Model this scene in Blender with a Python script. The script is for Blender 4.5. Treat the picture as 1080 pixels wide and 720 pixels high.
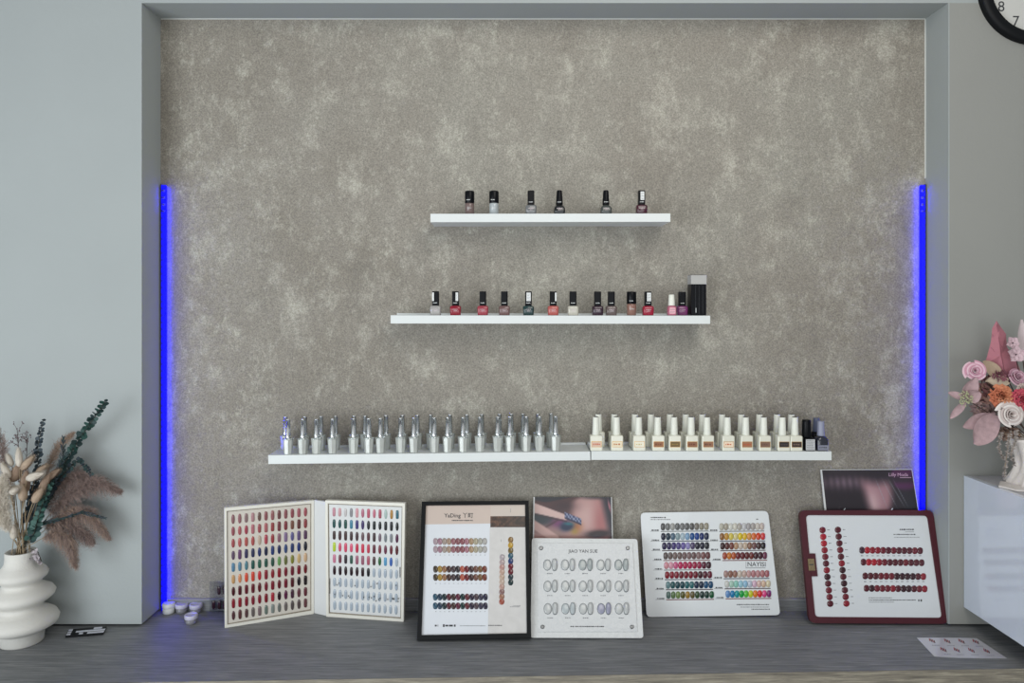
import bpy, math, random
from mathutils import Vector, Matrix
random.seed(7)
for o in list(bpy.data.objects): bpy.data.objects.remove(o)
SC = bpy.context.scene
COL = SC.collection
PI = math.pi

# ---------------------------------------------------------------- camera, light, exposure
F = 780.0; CX = 535.0; CY = 322.0          # focal length in pixels, principal point (image 1080x720)
CAM = Vector((0.0, 0.0, 1.6))
cd = bpy.data.cameras.new('camera'); cam = bpy.data.objects.new('camera', cd); COL.objects.link(cam)
cam.location = CAM; cam.rotation_euler = (PI/2, 0, 0)
cd.sensor_width = 36.0; cd.lens = F/1080*36.0
cd.shift_x = (540-CX)/1080; cd.shift_y = -(360-CY)/1080
cd.clip_start = 0.05
SC.camera = cam
SC.view_settings.view_transform = 'Standard'; SC.view_settings.look = 'None'
SC.view_settings.gamma = 1.0; SC.view_settings.exposure = 0.0; SC.view_settings.use_curve_mapping = False

def lin(v):
    v /= 255.0
    return v/12.92 if v <= 0.04045 else ((v+0.055)/1.055)**2.4
def rgb(t): return (lin(t[0]), lin(t[1]), lin(t[2]), 1.0)

W = bpy.data.worlds.new('room_light'); SC.world = W; W.use_nodes = True
W.node_tree.nodes['Background'].inputs[0].default_value = (0.93, 0.98, 1.0, 1)
W.node_tree.nodes['Background'].inputs[1].default_value = 0.33

def area(name, loc, target, size, size_y, power, color):
    ld = bpy.data.lights.new(name, 'AREA'); ld.shape = 'RECTANGLE'; ld.size = size; ld.size_y = size_y
    ld.energy = power; ld.color = color
    o = bpy.data.objects.new(name, ld); COL.objects.link(o); o.location = loc
    o.rotation_euler = (Vector(target)-Vector(loc)).to_track_quat('-Z', 'Y').to_euler()
    return o
area('window_daylight', (-2.6, -0.7, 1.3), (-0.2, 2.6, 1.7), 2.2, 2.2, 88, (0.90, 0.96, 1.0))
area('front_fill', (0.3, -2.3, 0.95), (0.1, 2.6, 1.7), 3.0, 1.5, 34, (0.95, 0.98, 1.0))  # unseen fill added behind the camera to lift shelf undersides and recess top
area('ceiling_lamp', (0.7, 0.6, 2.9), (0.3, 2.6, 1.6), 1.4, 1.4, 24, (1.0, 0.95, 0.88))

# ---------------------------------------------------------------- helpers
def P(x, y, Y):
    "world point seen at pixel (x, y) standing Y metres in front of the camera"
    return Vector(((x-CX)*Y/F, Y, CAM.z-(y-CY)*Y/F))
def tag(o, label=None, cat=None, group=None, kind=None):
    if label: o['label'] = label
    if cat: o['category'] = cat
    if group: o['group'] = group
    if kind: o['kind'] = kind
    return o
def thing(name, loc, label, cat, group=None, rot=(0, 0, 0)):
    o = bpy.data.objects.new(name, None); COL.objects.link(o); o.location = loc; o.rotation_euler = rot
    o.empty_display_size = 0.02
    return tag(o, label, cat, group)

class MB:
    def __init__(s): s.v = []; s.f = []; s.m = []; s.sm = []
    def add(s, vs, fs, mi=0, smooth=False):
        n = len(s.v); s.v += [tuple(p) for p in vs]
        for f in fs: s.f.append(tuple(i+n for i in f)); s.m.append(mi); s.sm.append(smooth)
    def box(s, a, b, mi=0, bev=0.0):
        x0, y0, z0 = a; x1, y1, z1 = b
        if bev <= 0:
            vs = [(x0,y0,z0),(x1,y0,z0),(x1,y1,z0),(x0,y1,z0),(x0,y0,z1),(x1,y0,z1),(x1,y1,z1),(x0,y1,z1)]
            s.add(vs, [(0,3,2,1),(4,5,6,7),(0,1,5,4),(1,2,6,5),(2,3,7,6),(3,0,4,7)], mi); return
        # rounded vertical edges and chamfered top and bottom
        def ring(z, ins):
            r = []
            for (cx_, cy_, a0) in ((x1-bev, y1-bev, 0), (x0+bev, y1-bev, PI/2), (x0+bev, y0+bev, PI), (x1-bev, y0+bev, 1.5*PI)):
                for k in range(4):
                    t = a0+k*PI/6; r.append((cx_+(bev-ins)*math.cos(t), cy_+(bev-ins)*math.sin(t), z))
            return r
        c = bev*0.5
        s.loft([ring(z0, c), ring(z0+c, 0), ring(z1-c, 0), ring(z1, c)], mi, True)
    def loft(s, rings, mi=0, caps=True, smooth=False, closed=True):
        n = len(rings[0]); vs = [p for r in rings for p in r]; fs = []
        for i in range(len(rings)-1):
            for j in range(n if closed else n-1):
                k = (j+1) % n
                fs.append((i*n+j, i*n+k, (i+1)*n+k, (i+1)*n+j))
        b = len(s.v); s.add(vs, fs, mi, smooth)
        if caps:
            s.f.append(tuple(b+i for i in range(n))[::-1]); s.m.append(mi); s.sm.append(False)
            s.f.append(tuple(b+(len(rings)-1)*n+i for i in range(n))); s.m.append(mi); s.sm.append(False)
    def lathe(s, prof, n=24, mi=0, smooth=True, c=(0, 0), caps=True, sx=1, sy=1):
        s.loft([[(c[0]+sx*r*math.cos(2*PI*k/n), c[1]+sy*r*math.sin(2*PI*k/n), z) for k in range(n)] for r, z in prof], mi, caps, smooth)
    def tube(s, pts, r, n=6, mi=0):
        pts = [Vector(p) for p in pts]; rings = []
        for i, p in enumerate(pts):
            d = (pts[min(i+1, len(pts)-1)]-pts[max(i-1, 0)]).normalized()
            a = d.cross(Vector((0.31, 0.9, 0.2))).normalized(); b = d.cross(a)
            rr = r[i] if isinstance(r, (list, tuple)) else r
            rings.append([p+a*rr*math.cos(2*PI*k/n)+b*rr*math.sin(2*PI*k/n) for k in range(n)])
        s.loft(rings, mi, True, True)
    def build(s, name, mats, parent=None, off=None, world=False):
        me = bpy.data.meshes.new(name)
        vs = s.v
        if off is not None: vs = [(p[0]-off[0], p[1]-off[1], p[2]-off[2]) for p in vs]
        me.from_pydata(vs, [], s.f)
        if not isinstance(mats, (list, tuple)): mats = [mats]
        for m in mats: me.materials.append(m)
        me.polygons.foreach_set('material_index', s.m); me.polygons.foreach_set('use_smooth', s.sm)
        me.update()
        return link(name, me, parent)
def link(name, me, parent=None):
    o = bpy.data.objects.new(name, me); COL.objects.link(o)
    if parent: o.parent = parent
    return o

# ---------------------------------------------------------------- materials
MATS = {}
def mat(key, col, rough=0.5, metal=0.0, coat=0.0, noise=0.0, nscale=40.0, bump=0.0, bscale=200.0, trans=0.0, emit=None, strength=0.0, sub=0.0):
    if key in MATS: return MATS[key]
    m = bpy.data.materials.new(key); m.use_nodes = True; nt = m.node_tree; b = nt.nodes['Principled BSDF']
    b.inputs['Base Color'].default_value = rgb(col); b.inputs['Roughness'].default_value = rough
    b.inputs['Metallic'].default_value = metal; b.inputs['Coat Weight'].default_value = coat
    b.inputs['Coat Roughness'].default_value = 0.05
    b.inputs['Transmission Weight'].default_value = trans
    if sub: b.inputs['Subsurface Weight'].default_value = sub
    if emit: b.inputs['Emission Color'].default_value = emit; b.inputs['Emission Strength'].default_value = strength
    tc = nt.nodes.new('ShaderNodeTexCoord')
    n = nt.nodes.new('ShaderNodeTexNoise'); n.inputs['Scale'].default_value = nscale; n.inputs['Detail'].default_value = 5
    nt.links.new(tc.outputs['Object'], n.inputs['Vector'])
    mx = nt.nodes.new('ShaderNodeMix'); mx.data_type = 'RGBA'; mx.blend_type = 'MULTIPLY'
    mx.inputs[6].default_value = rgb(col)
    cr = nt.nodes.new('ShaderNodeValToRGB'); lo = 1.0-max(noise, 0.015)
    cr.color_ramp.elements[0].position = 0.3; cr.color_ramp.elements[0].color = (lo, lo, lo, 1)
    cr.color_ramp.elements[1].position = 0.7; cr.color_ramp.elements[1].color = (1, 1, 1, 1)
    nt.links.new(n.outputs['Fac'], cr.inputs['Fac']); nt.links.new(cr.outputs['Color'], mx.inputs[7])
    mx.inputs[0].default_value = 1.0
    nt.links.new(mx.outputs[2], b.inputs['Base Color'])
    if bump > 0:
        n2 = nt.nodes.new('ShaderNodeTexNoise'); n2.inputs['Scale'].default_value = bscale; n2.inputs['Detail'].default_value = 6
        nt.links.new(tc.outputs['Object'], n2.inputs['Vector'])
        bp = nt.nodes.new('ShaderNodeBump'); bp.inputs['Strength'].default_value = bump; bp.inputs['Distance'].default_value = 0.004
        nt.links.new(n2.outputs['Fac'], bp.inputs['Height']); nt.links.new(bp.outputs['Normal'], b.inputs['Normal'])
    MATS[key] = m
    return m
def polish(col, rough=0.18):
    a_ = sum(col)/3; col = tuple(int(c*0.90*0.92+a_*0.90*0.08) for c in col)
    return mat('polish_%d_%d_%d' % tuple(col), col, rough, coat=0.3)
def plain(col, rough=0.6): return mat('plain_%d_%d_%d' % tuple(col), col, rough)

def wallpaper_mat():
    m = bpy.data.materials.new('mottled_wallpaper'); m.use_nodes = True; nt = m.node_tree; N = nt.nodes; L = nt.links
    b = N['Principled BSDF']; b.inputs['Roughness'].default_value = 0.62; b.inputs['Specular IOR Level'].default_value = 0.35
    tc = N.new('ShaderNodeTexCoord')
    def nz(scale, detail, rough, sc=(1, 1, 1), loc=(0, 0, 0)):
        mp = N.new('ShaderNodeMapping'); mp.inputs['Scale'].default_value = sc; mp.inputs['Location'].default_value = loc
        L.new(tc.outputs['Object'], mp.inputs['Vector'])
        n = N.new('ShaderNodeTexNoise'); n.inputs['Scale'].default_value = scale; n.inputs['Detail'].default_value = detail
        n.inputs['Roughness'].default_value = rough; L.new(mp.outputs[0], n.inputs['Vector']); return n.outputs['Fac']
    def ramp(src, stops):
        cr = N.new('ShaderNodeValToRGB'); e = cr.color_ramp.elements
        e[0].position, e[0].color = stops[0][0], stops[0][1]; e[1].position, e[1].color = stops[-1][0], stops[-1][1]
        for p, c in stops[1:-1]: x = e.new(p); x.color = c
        L.new(src, cr.inputs[0]); return cr.outputs[0]
    def mix(fac, a, c, mode='MIX'):
        x = N.new('ShaderNodeMix'); x.data_type = 'RGBA'; x.blend_type = mode
        if isinstance(fac, float): x.inputs[0].default_value = fac
        else: L.new(fac, x.inputs[0])
        for k, s_ in ((6, a), (7, c)):
            if isinstance(s_, tuple): x.inputs[k].default_value = s_
            else: L.new(s_, x.inputs[k])
        return x.outputs[2]
    g = lambda v: (v, v, v, 1)
    base = ramp(nz(1.7, 7, 0.6, (1, 1, 0.8)), [(0.30, rgb((131, 125, 115))), (0.5, rgb((141, 136, 127))), (0.70, rgb((148, 145, 136)))])
    patch = ramp(nz(6.0, 14, 0.84, (1, 1, 0.75), (3, 0, 1)), [(0.51, g(0)), (0.63, g(0.8))])
    c1 = mix(patch, base, rgb((178, 175, 164)))
    streak = ramp(nz(17, 12, 0.86, (1, 1, 0.62), (1, 0, 7)), [(0.53, g(0)), (0.64, g(0.65))])
    c2 = mix(streak, c1, rgb((186, 184, 172)))
    dark = ramp(nz(5, 12, 0.78, (1, 1, 0.8), (9, 0, 3)), [(0.54, g(0)), (0.70, g(0.55))])
    c3 = mix(dark, c2, rgb((112, 108, 100)))
    grain = ramp(nz(190, 4, 0.8), [(0.32, g(0.45)), (0.5, g(0.93)), (0.68, g(1.45))])
    c4 = mix(0.75, c3, grain, 'MULTIPLY')
    L.new(c4, b.inputs['Base Color'])
    bp = N.new('ShaderNodeBump'); bp.inputs['Strength'].default_value = 0.35; bp.inputs['Distance'].default_value = 0.003
    L.new(nz(170, 6, 0.75), bp.inputs['Height']); L.new(bp.outputs[0], b.inputs['Normal'])
    return m
def wood_mat(name, a, b_, c, sx=1.2):
    m = bpy.data.materials.new(name); m.use_nodes = True; nt = m.node_tree; N = nt.nodes; L = nt.links
    b = N['Principled BSDF']; b.inputs['Roughness'].default_value = 0.55
    tc = N.new('ShaderNodeTexCoord'); mp = N.new('ShaderNodeMapping'); mp.inputs['Scale'].default_value = (sx, 42, 42)
    L.new(tc.outputs['Object'], mp.inputs['Vector'])
    n = N.new('ShaderNodeTexNoise'); n.inputs['Scale'].default_value = 3.2; n.inputs['Detail'].default_value = 9; n.inputs['Roughness'].default_value = 0.68
    n.inputs['Distortion'].default_value = 0.4
    L.new(mp.outputs[0], n.inputs['Vector'])
    cr = N.new('ShaderNodeValToRGB'); e = cr.color_ramp.elements
    e[0].position = 0.32; e[0].color = rgb(a); e[1].position = 0.68; e[1].color = rgb(c); x = e.new(0.5); x.color = rgb(b_)
    L.new(n.outputs['Fac'], cr.inputs[0]); L.new(cr.outputs[0], b.inputs['Base Color'])
    bp = N.new('ShaderNodeBump'); bp.inputs['Strength'].default_value = 0.15; bp.inputs['Distance'].default_value = 0.002
    L.new(n.outputs['Fac'], bp.inputs['Height']); L.new(bp.outputs[0], b.inputs['Normal'])
    return m
def print_mat(name):
    m = bpy.data.materials.new(name); m.use_nodes = True; nt = m.node_tree
    b = nt.nodes['Principled BSDF']; b.inputs['Roughness'].default_value = 0.3
    a = nt.nodes.new('ShaderNodeVertexColor'); a.layer_name = 'print'
    n = nt.nodes.new('ShaderNodeTexNoise'); n.inputs['Scale'].default_value = 300
    mx = nt.nodes.new('ShaderNodeMix'); mx.data_type = 'RGBA'; mx.blend_type = 'MULTIPLY'; mx.inputs[0].default_value = 0.12
    nt.links.new(a.outputs[0], mx.inputs[6]); nt.links.new(n.outputs['Color'], mx.inputs[7]); nt.links.new(mx.outputs[2], b.inputs['Base Color'])
    return m
M_PAPER = wallpaper_mat()
M_WALL = mat('wall_paint', (160, 166, 166), 0.75, noise=0.04, nscale=3, bump=0.12, bscale=90)
M_WALLDIM = mat('wall_paint_dimmed', (146, 147, 143), 0.75, noise=0.04, nscale=3, bump=0.12, bscale=90)  # wall paint darkened: light falloff towards the right is put into the colour
M_TOP = wood_mat('grey_oak_worktop', (92, 95, 97), (116, 118, 120), (142, 143, 143), 2.4)
M_EDGE = wood_mat('tan_oak_edge', (96, 92, 84), (128, 122, 110), (164, 158, 142), 2.0)
M_SHELF = mat('white_laminate', (216, 221, 221), 0.4)
M_BLK = mat('black_plastic', (9, 11, 16), 0.3); M_BLK.node_tree.nodes['Principled BSDF'].inputs['Specular IOR Level'].default_value = 0.16
M_FRAME = mat('black_frame', (12, 14, 17), 0.5); M_FRAME.node_tree.nodes['Principled BSDF'].inputs['Specular IOR Level'].default_value = 0.2
M_PRINTW = mat('white_ink', (225, 228, 228), 0.5)
M_INK = mat('dark_ink', (52, 54, 58), 0.6)
M_INKG = mat('grey_ink', (128, 130, 134), 0.6)
M_CHROME = mat('chrome', (225, 228, 232), 0.12, metal=1.0)
M_GOLD = mat('gold_foil', (205, 160, 95), 0.3, metal=0.8)
M_ORG = print_mat('printed_photo')

# ---------------------------------------------------------------- setting
ZC = 0.5                                   # worktop surface
YB = 2.675; YF = 2.536                     # recess back wall, front face of the walls
XL = -1.2535; XR = 1.5124; ZT = 2.6365     # recess opening
def struct(name, mb, m): return tag(mb.build(name, m), kind='structure')
b = MB(); b.box((-3.2, YB, 0), (3.4, YB+0.12, ZT+0.75)); struct('wall_back', b, M_PAPER)
b = MB(); b.box((-3.2, YF, ZC+0.008), (XL, YB-0.0003, ZT)); struct('wall_left', b, M_WALL)
b = MB(); b.box((XR+0.004, YF, ZC+0.008), (3.4, YB-0.0003, ZT)); struct('wall_right', b, M_WALLDIM)
b = MB(); b.box((XR, YF-0.0005, ZC+0.008), (XR+0.0039, YB-0.0003, ZT)); struct('trim_lit_reveal', b, M_WALL)  # added lining in the lighter paint, so this reveal looks lit from the left
b = MB(); b.box((-3.2, YF, ZT), (3.4, YB-0.0003, ZT+0.75)); struct('wall_top', b, M_WALL)
b = MB(); b.box((-3.2, -2.5, -0.05), (3.4, YB+0.12, 0)); struct('floor', b, wood_mat('pale_floor', (206, 204, 200), (216, 214, 210), (226, 224, 220)))
b = MB(); b.box((XL+0.028, YB-0.012, ZC+0.0005), (XR-0.028, YB-0.0003, ZC+0.0396)); b.box((XL+0.028, YB-0.0135, ZC+0.040), (XR-0.028, YB-0.0003, ZC+0.043), 1)
struct('baseboard_back', b, [M_TOP, mat('trim_line', (150, 150, 155), 0.4)])

b = MB(); b.box((XL+0.002, YB-0.0035, ZT-0.0032), (XR-0.002, YB-0.0002, ZT-0.0002)); b.box((XR-0.0036, YB-0.0035, P(0, 188, 2.67).z), (XR-0.0002, YB-0.0002, ZT-0.0034)); struct('trim_2', b, mat('edge_bead', (206, 208, 204), 0.5))

# worktop: front edge runs slightly askew, as in the photo
t = thing('worktop', (0.1, 2.45, 0), 'long grey oak worktop with tan front edge carrying the swatch displays', 'worktop')
off = Vector((0.1, 2.45, 0))
yl = 858/(721.5-CY)*1.0; yr = 858/(705-CY)
xa, xb = -3.1, 3.3
def yfr(x): return yl+(yr-yl)*(x-(-1.45))/(1.55+1.45)
b = MB(); z0, z1 = ZC-0.04, ZC
b.loft([[(x, yfr(x), z0), (x, YB-0.001, z0), (x, YB-0.001, z1), (x, yfr(x), z1)] for x in (xa, xb)], 0)
b.build('worktop_slab', M_TOP, t, off)
b = MB(); b.loft([[(x, yfr(x)-0.003, z0), (x, yfr(x)-0.0002, z0), (x, yfr(x)-0.0002, z1+0.0008), (x, yfr(x)-0.003, z1+0.0008)] for x in (xa, xb)], 0)
b.build('edge_band', M_EDGE, t, off)
for x in (-2.9, -0.9, 1.1, 2.9):
    b = MB(); b.box((x, 2.30, 0), (x+0.03, YB-0.02, z0)); b.build('support_panel', M_TOP, t, off)

# ---------------------------------------------------------------- blue light strips
M_BLUE = mat('blue_led_sleeve', (6, 6, 90), 0.5, emit=(0.0, 0.0, 1.0, 1), strength=0.75)
M_CHIPF = mat('blue_led_glow', (6, 6, 90), 0.5, emit=(0.0, 0.0, 1.0, 1), strength=1.6)
M_CHIP = mat('blue_led_chip', (6, 6, 90), 0.5, emit=(0.0, 0.0, 1.0, 1), strength=32.0)
def led(xr, sg, zlo, label):
    "strip fixed along the reveal xr; its lamps shine inwards across the wallpaper"
    zt = P(0, 194, 2.66).z; H = zt-zlo
    t = thing('led_strip', (xr+sg*0.009, YB-0.006, zlo), label, 'light strip', 'blue light strips in the recess corners')
    def bx(x0, x1, y0, y1, z0, z1, nm, m):
        b = MB(); b.box((min(sg*x0, sg*x1)-sg*0.009, y0, z0), (max(sg*x0, sg*x1)-sg*0.009, y1, z1)); b.build(nm, m, t)
    bx(0.0005, 0.003, -0.0065, 0.005, 0, H, 'backing_tape', mat('strip_tape', (40, 40, 120), 0.4))
    bx(0.003, 0.0175, -0.006, 0.005, 0, H-0.10, 'light_sleeve', M_BLUE)
    n = int(H/0.0250)
    for k in range(n):
        z = H-0.010-k*0.0250
        bx(0.0032, 0.0180, -0.0064, 0.0035, z-0.0070, z+0.0070, 'led_glow', M_CHIPF)
    bx(0.0176, 0.0190, -0.0050, 0.0035, 0.0, H-0.01, 'lamp_line', M_CHIP)
led(XL+0.0045, 1, ZC+0.002, 'glowing blue light strip in left recess corner above the cream pots')
led(XR-0.0045, -1, ZC+0.002, 'glowing blue light strip in right recess corner behind the burgundy framed board')

# ---------------------------------------------------------------- shelves
YS = 2.532
def shelf(x0, y0, x1, y1, th_px, label, depth=0.142):
    a = P(x0, y0, YS); c = P(x1, y1, YS); th = th_px*YS/F
    mid = (a+c)/2; ang = math.atan2(c.z-a.z, c.x-a.x); L = (c-a).length
    t = thing('floating_shelf', (mid.x, YB, mid.z-th), label, 'shelf', 'white floating shelves', rot=(0, -ang, 0))
    b = MB(); b.box((-L/2, YS-YB, 0), (L/2, 0, th)); b.build('shelf_board', M_SHELF, t)
    b = MB(); b.box((-L/2+0.002, -0.012, th), (L/2-0.002, 0, th+0.006)); b.build('back_lip', M_SHELF, t)
    return lambda x: (a.z+(c.z-a.z)*(x-a.x)/(c.x-a.x))     # surface height at world x
S1 = shelf(454, 225.4, 707, 225.0, 8.8, 'shortest white floating shelf, the highest one, holding six dark capped nail polishes')
S2 = shelf(412, 332.4, 749, 332.8, 8.6, 'white floating shelf in the middle with colourful polishes and a black carton')
S3 = shelf(283, 480, 622.6, 476, 9.2, 'lower left white floating shelf holding rows of silver bottles')
S4 = shelf(623.6, 475.6, 877, 476, 9.2, 'lower right white floating shelf holding rows of cream bottles')

# ---------------------------------------------------------------- bottles
CACHE = {}
def part(key, name, mats, parent, fn):
    if key not in CACHE:
        b = MB(); fn(b); o = b.build(name, mats, parent); CACHE[key] = o
        return o
    o = CACHE[key].copy(); COL.objects.link(o); o.parent = parent
    if not isinstance(mats, (list, tuple)): mats = [mats]
    if [s.material for s in o.material_slots] != list(mats):
        for s_, m in zip(o.material_slots, mats): s_.link = 'OBJECT'; s_.material = m
    return o
def rrect(w, d, r, z, n=4):
    out = []
    for (sx, sy, a0) in ((1, 1, 0), (-1, 1, PI/2), (-1, -1, PI), (1, -1, 1.5*PI)):
        for k in range(n+1):
            t = a0+k*PI/2/n; out.append((sx*(w/2-r)+r*math.cos(t), sy*(d/2-r)+r*math.sin(t), z))
    return out
def dashes(b, x0, x1, z, y, h, mi=0, seed=1):
    rnd = random.Random(seed); x = x0
    while x < x1-h*0.5:
        w = h*rnd.uniform(0.5, 1.3); b.box((x, y-0.0004, z-h/2*rnd.uniform(0.6, 1)), (min(x+w, x1), y, z+h/2*rnd.uniform(0.6, 1)), mi); x += w+h*rnd.uniform(0.3, 0.6)
def bottle_wide(t, col, clear=False):
    part('wideglass', 'glass_body', polish(col), t, lambda b: b.lathe([(0.0135, 0), (0.0160, 0.0012), (0.0162, 0.036), (0.0150, 0.0395), (0.011, 0.0405)], 24))
    def cap(b):
        b.lathe([(0.0164, 0.040), (0.0166, 0.0405), (0.0166, 0.079), (0.0156, 0.0815), (0.012, 0.0823)], 24, 0)
    part('widecap', 'cap', M_BLK, t, cap)
    part('widemark', 'cap_print', M_PRINTW, t, lambda b: dashes(b, -0.010, 0.004, 0.050, -0.0164, 0.0030, seed=4))
    part('wideprint', 'body_print', mat('silver_print', (200, 200, 200), 0.4), t, lambda b: dashes(b, -0.008, 0.008, 0.022, -0.0162, 0.0030, seed=8))
def bottle_narrow(t, col, caplabel=None, capcol=None, taper=False, star=False):
    def body(b):
        w = 0.0385; d = 0.0330
        if taper: b.loft([rrect(w*0.92, d*0.9, 0.006, 0), rrect(w, d, 0.007, 0.002), rrect(w*0.98, d, 0.007, 0.022), rrect(w*0.72, d*0.72, 0.008, 0.0295), rrect(0.020, 0.020, 0.009, 0.0325)], 0, True, True)
        else: b.loft([rrect(w*0.88, d*0.88, 0.006, 0), rrect(w*0.93, d*0.95, 0.006, 0.002), rrect(w, d, 0.007, 0.027), rrect(w*0.90, d*0.9, 0.008, 0.0315), rrect(0.020, 0.020, 0.009, 0.0335)], 0, True, True)
    part('nb%d' % taper, 'glass_body', polish(col), t, body)
    def cap(b):
        if taper: b.lathe([(0.0120, 0.0335), (0.0123, 0.036), (0.0095, 0.080), (0.0085, 0.0835), (0.006, 0.084)], 20)
        else: b.loft([rrect(0.0225, 0.0225, 0.004, 0.0335), rrect(0.0232, 0.0232, 0.004, 0.035), rrect(0.0232, 0.0232, 0.004, 0.080), rrect(0.0215, 0.0215, 0.004, 0.0825)], 0, True)
    part('nc%d' % taper, 'cap', capcol or M_BLK, t, cap)
    if not capcol: part('nm%d' % taper, 'cap_print', M_PRINTW, t, lambda b: dashes(b, -0.0075, 0.0075, 0.0425, -0.0118, 0.0024, seed=5))
    part('np', 'body_print', mat('pale_print', (215, 200, 205), 0.4), t, lambda b: (dashes(b, -0.010, 0.009, 0.0205, -0.0164, 0.0024, seed=9), dashes(b, -0.005, 0.006, 0.0150, -0.0164, 0.0016, seed=2)))
    if caplabel:
        x0, x1 = caplabel
        def lb(b):
            b.box((x0, -0.0124, 0.049), (x1, -0.0117, 0.078), 0)
            for k in range(5): b.box((x0+0.002, -0.0127, 0.052+k*0.005), (x1-0.002-0.002*(k % 2), -0.0123, 0.0535+k*0.005), 1)
        part('nl%g%g' % (x0, x1), 'cap_label', [M_PRINTW, M_INKG], t, lb)
def bottle_silver(t, col):
    def body(b):
        n = 8
        b.loft([[(r*math.cos(2*PI*(k+0.5)/n), r*math.sin(2*PI*(k+0.5)/n), z) for k in range(n)] for r, z in ((0.0132, 0), (0.0146, 0.0015), (0.0182, 0.050))], 0)
    part('sb', 'glass_body', mat('pearl_grey_glass', (208, 212, 208), 0.28, metal=0.45, coat=0.6, noise=0.1, nscale=60) if col is None else col, t, body)
    part('ss', 'shoulder', mat('silver_shoulder', (205, 212, 210), 0.25, metal=0.75), t, lambda b: b.lathe([(0.0175, 0.050), (0.0192, 0.0508), (0.0192, 0.0530), (0.0160, 0.0545), (0.009, 0.0552)], 20))
    def cap(b):
        b.lathe([(0.0090, 0.0552), (0.0090, 0.058), (0.0072, 0.117), (0.0078, 0.1172), (0.0078, 0.1195), (0.006, 0.1203)], 18)
        b.lathe([(0.0093, 0.0555), (0.0093, 0.0575)], 18)
    part('sc', 'cap', M_CHROME, t, cap)
M_CREAM = mat('cream_glass', (222, 222, 208), 0.25, coat=0.5)
M_CREAMC = mat('cream_cap', (226, 228, 218), 0.35)
def bottle_cream(t, lab, lab2, w=0.0420):
    part('cb%g' % w, 'glass_body', M_CREAM, t, lambda b: b.loft([rrect(w-0.003, 0.033, 0.003, 0), rrect(w, 0.035, 0.0035, 0.0015), rrect(w, 0.035, 0.0035, 0.049), rrect(w-0.004, 0.031, 0.004, 0.0515), rrect(0.024, 0.024, 0.010, 0.0525)], 0, True, False))
    part('cc', 'cap', [M_CREAMC, mat('cap_seam', (60, 60, 58), 0.5)], t, lambda b: (b.lathe([(0.0124, 0.0525), (0.0128, 0.054), (0.0105, 0.1125), (0.0098, 0.1138)], 22), b.lathe([(0.0085, 0.1138), (0.0085, 0.1146)], 18, 1)))
    if lab:
        def lb(b):
            b.box((-0.0175, -0.0180, 0.0125), (0.0175, -0.0174, 0.0325), 0); b.box((-0.0160, -0.0183, 0.0140), (0.0160, -0.0179, 0.0310), 1)
            dashes(b, -0.012, 0.012, 0.0225, -0.0183, 0.0055, 2, seed=int(sum(lab)))
        o = part('cl%d' % sum(lab), 'label', [M_GOLD, plain(lab), plain(lab2)], t, lb)
ORD = ['first', 'second', 'third', 'fourth', 'fifth', 'sixth', 'seventh', 'eighth', 'ninth', 'tenth', 'eleventh', 'twelfth', 'thirteenth', 'fourteenth', 'fifteenth', 'sixteenth', 'seventeenth', 'eighteenth']
def at_shelf(S, x, Y, name, label, cat, group, rz=0.0):
    X = (x-CX)*Y/F
    return thing(name, (X, Y, S(X)+0.0004), label, cat, group, (0, 0, rz))
G1 = 'dark capped polishes on the highest shelf'; G2 = 'polish bottles on the middle shelf'
NP = 'nail_polish_bottle'; YU = 2.565
t = at_shelf(S1, 495.3, YU, NP, 'cylindrical taupe nail polish with wide black cap, leftmost on the highest shelf', 'nail polish', G1); bottle_wide(t, (128, 108, 104))
t = at_shelf(S1, 521, YU, NP, 'cylindrical metallic silver nail polish with wide black cap on the highest shelf', 'nail polish', G1)
bottle_wide(t, (188, 196, 200))
t = at_shelf(S1, 560, YU, NP, 'mid grey nail polish with slim black cap beside the silver cylinder, highest shelf', 'nail polish', G1); bottle_narrow(t, (122, 124, 126))
t = at_shelf(S1, 590, YU, NP, 'all black nail polish with tapered cap on the highest shelf', 'nail polish', G1); bottle_narrow(t, (24, 28, 32), taper=True)
t = at_shelf(S1, 639, YU, NP, 'dark grey green nail polish with tapered black cap, second from right on the highest shelf', 'nail polish', G1); bottle_narrow(t, (70, 76, 74), taper=True)
t = at_shelf(S1, 676.5, YU, NP, 'deep burgundy nail polish with white cap label, rightmost on the highest shelf', 'nail polish', G1); bottle_narrow(t, (72, 14, 38), (-0.005, 0.0075))
mid = [
 (459.5, 'clear pale grey nail polish with side labelled black cap, leftmost on the middle shelf', (178, 176, 174), (-0.0110, -0.005)),
 (480.5, 'bright red nail polish with labelled black cap, second from left on the middle shelf', (160, 24, 48), (0.001, 0.0095)),
 (509.3, 'coral red nail polish with plain slim black cap on the middle shelf', (176, 64, 78), None),
 (532, 'taupe rose nail polish with plain black cap between coral red and dark green ones', (122, 90, 88), None),
 (557.3, 'dark teal green nail polish with white cap label on the middle shelf', (28, 62, 64), (-0.007, 0.0075)),
 (583.3, 'metallic salmon nail polish beside the dark green one on the middle shelf', (198, 92, 86), (0.006, 0.0110)),
 (604.3, 'milky white nail polish with slim black cap on the middle shelf', (208, 204, 190), None),
 (630.2, 'dark plum nail polish with slim black cap on the middle shelf', (52, 24, 44), None),
 (644.6, 'matte taupe brown nail polish touching distance right of dark plum one', (108, 92, 90), None),
 (666, 'bronze cylindrical nail polish with wide black cap on the middle shelf', (160, 118, 104), 'wide'),
 (683.3, 'crimson nail polish with white cap label near the right of the middle shelf', (172, 12, 52), (-0.005, 0.0085)),
 (708.3, 'small pink nail polish with white cap on the middle shelf', (206, 112, 138), 'white'),
 (719.2, 'magenta purple nail polish with black cap beside the black carton', (138, 58, 122), None)]
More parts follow.
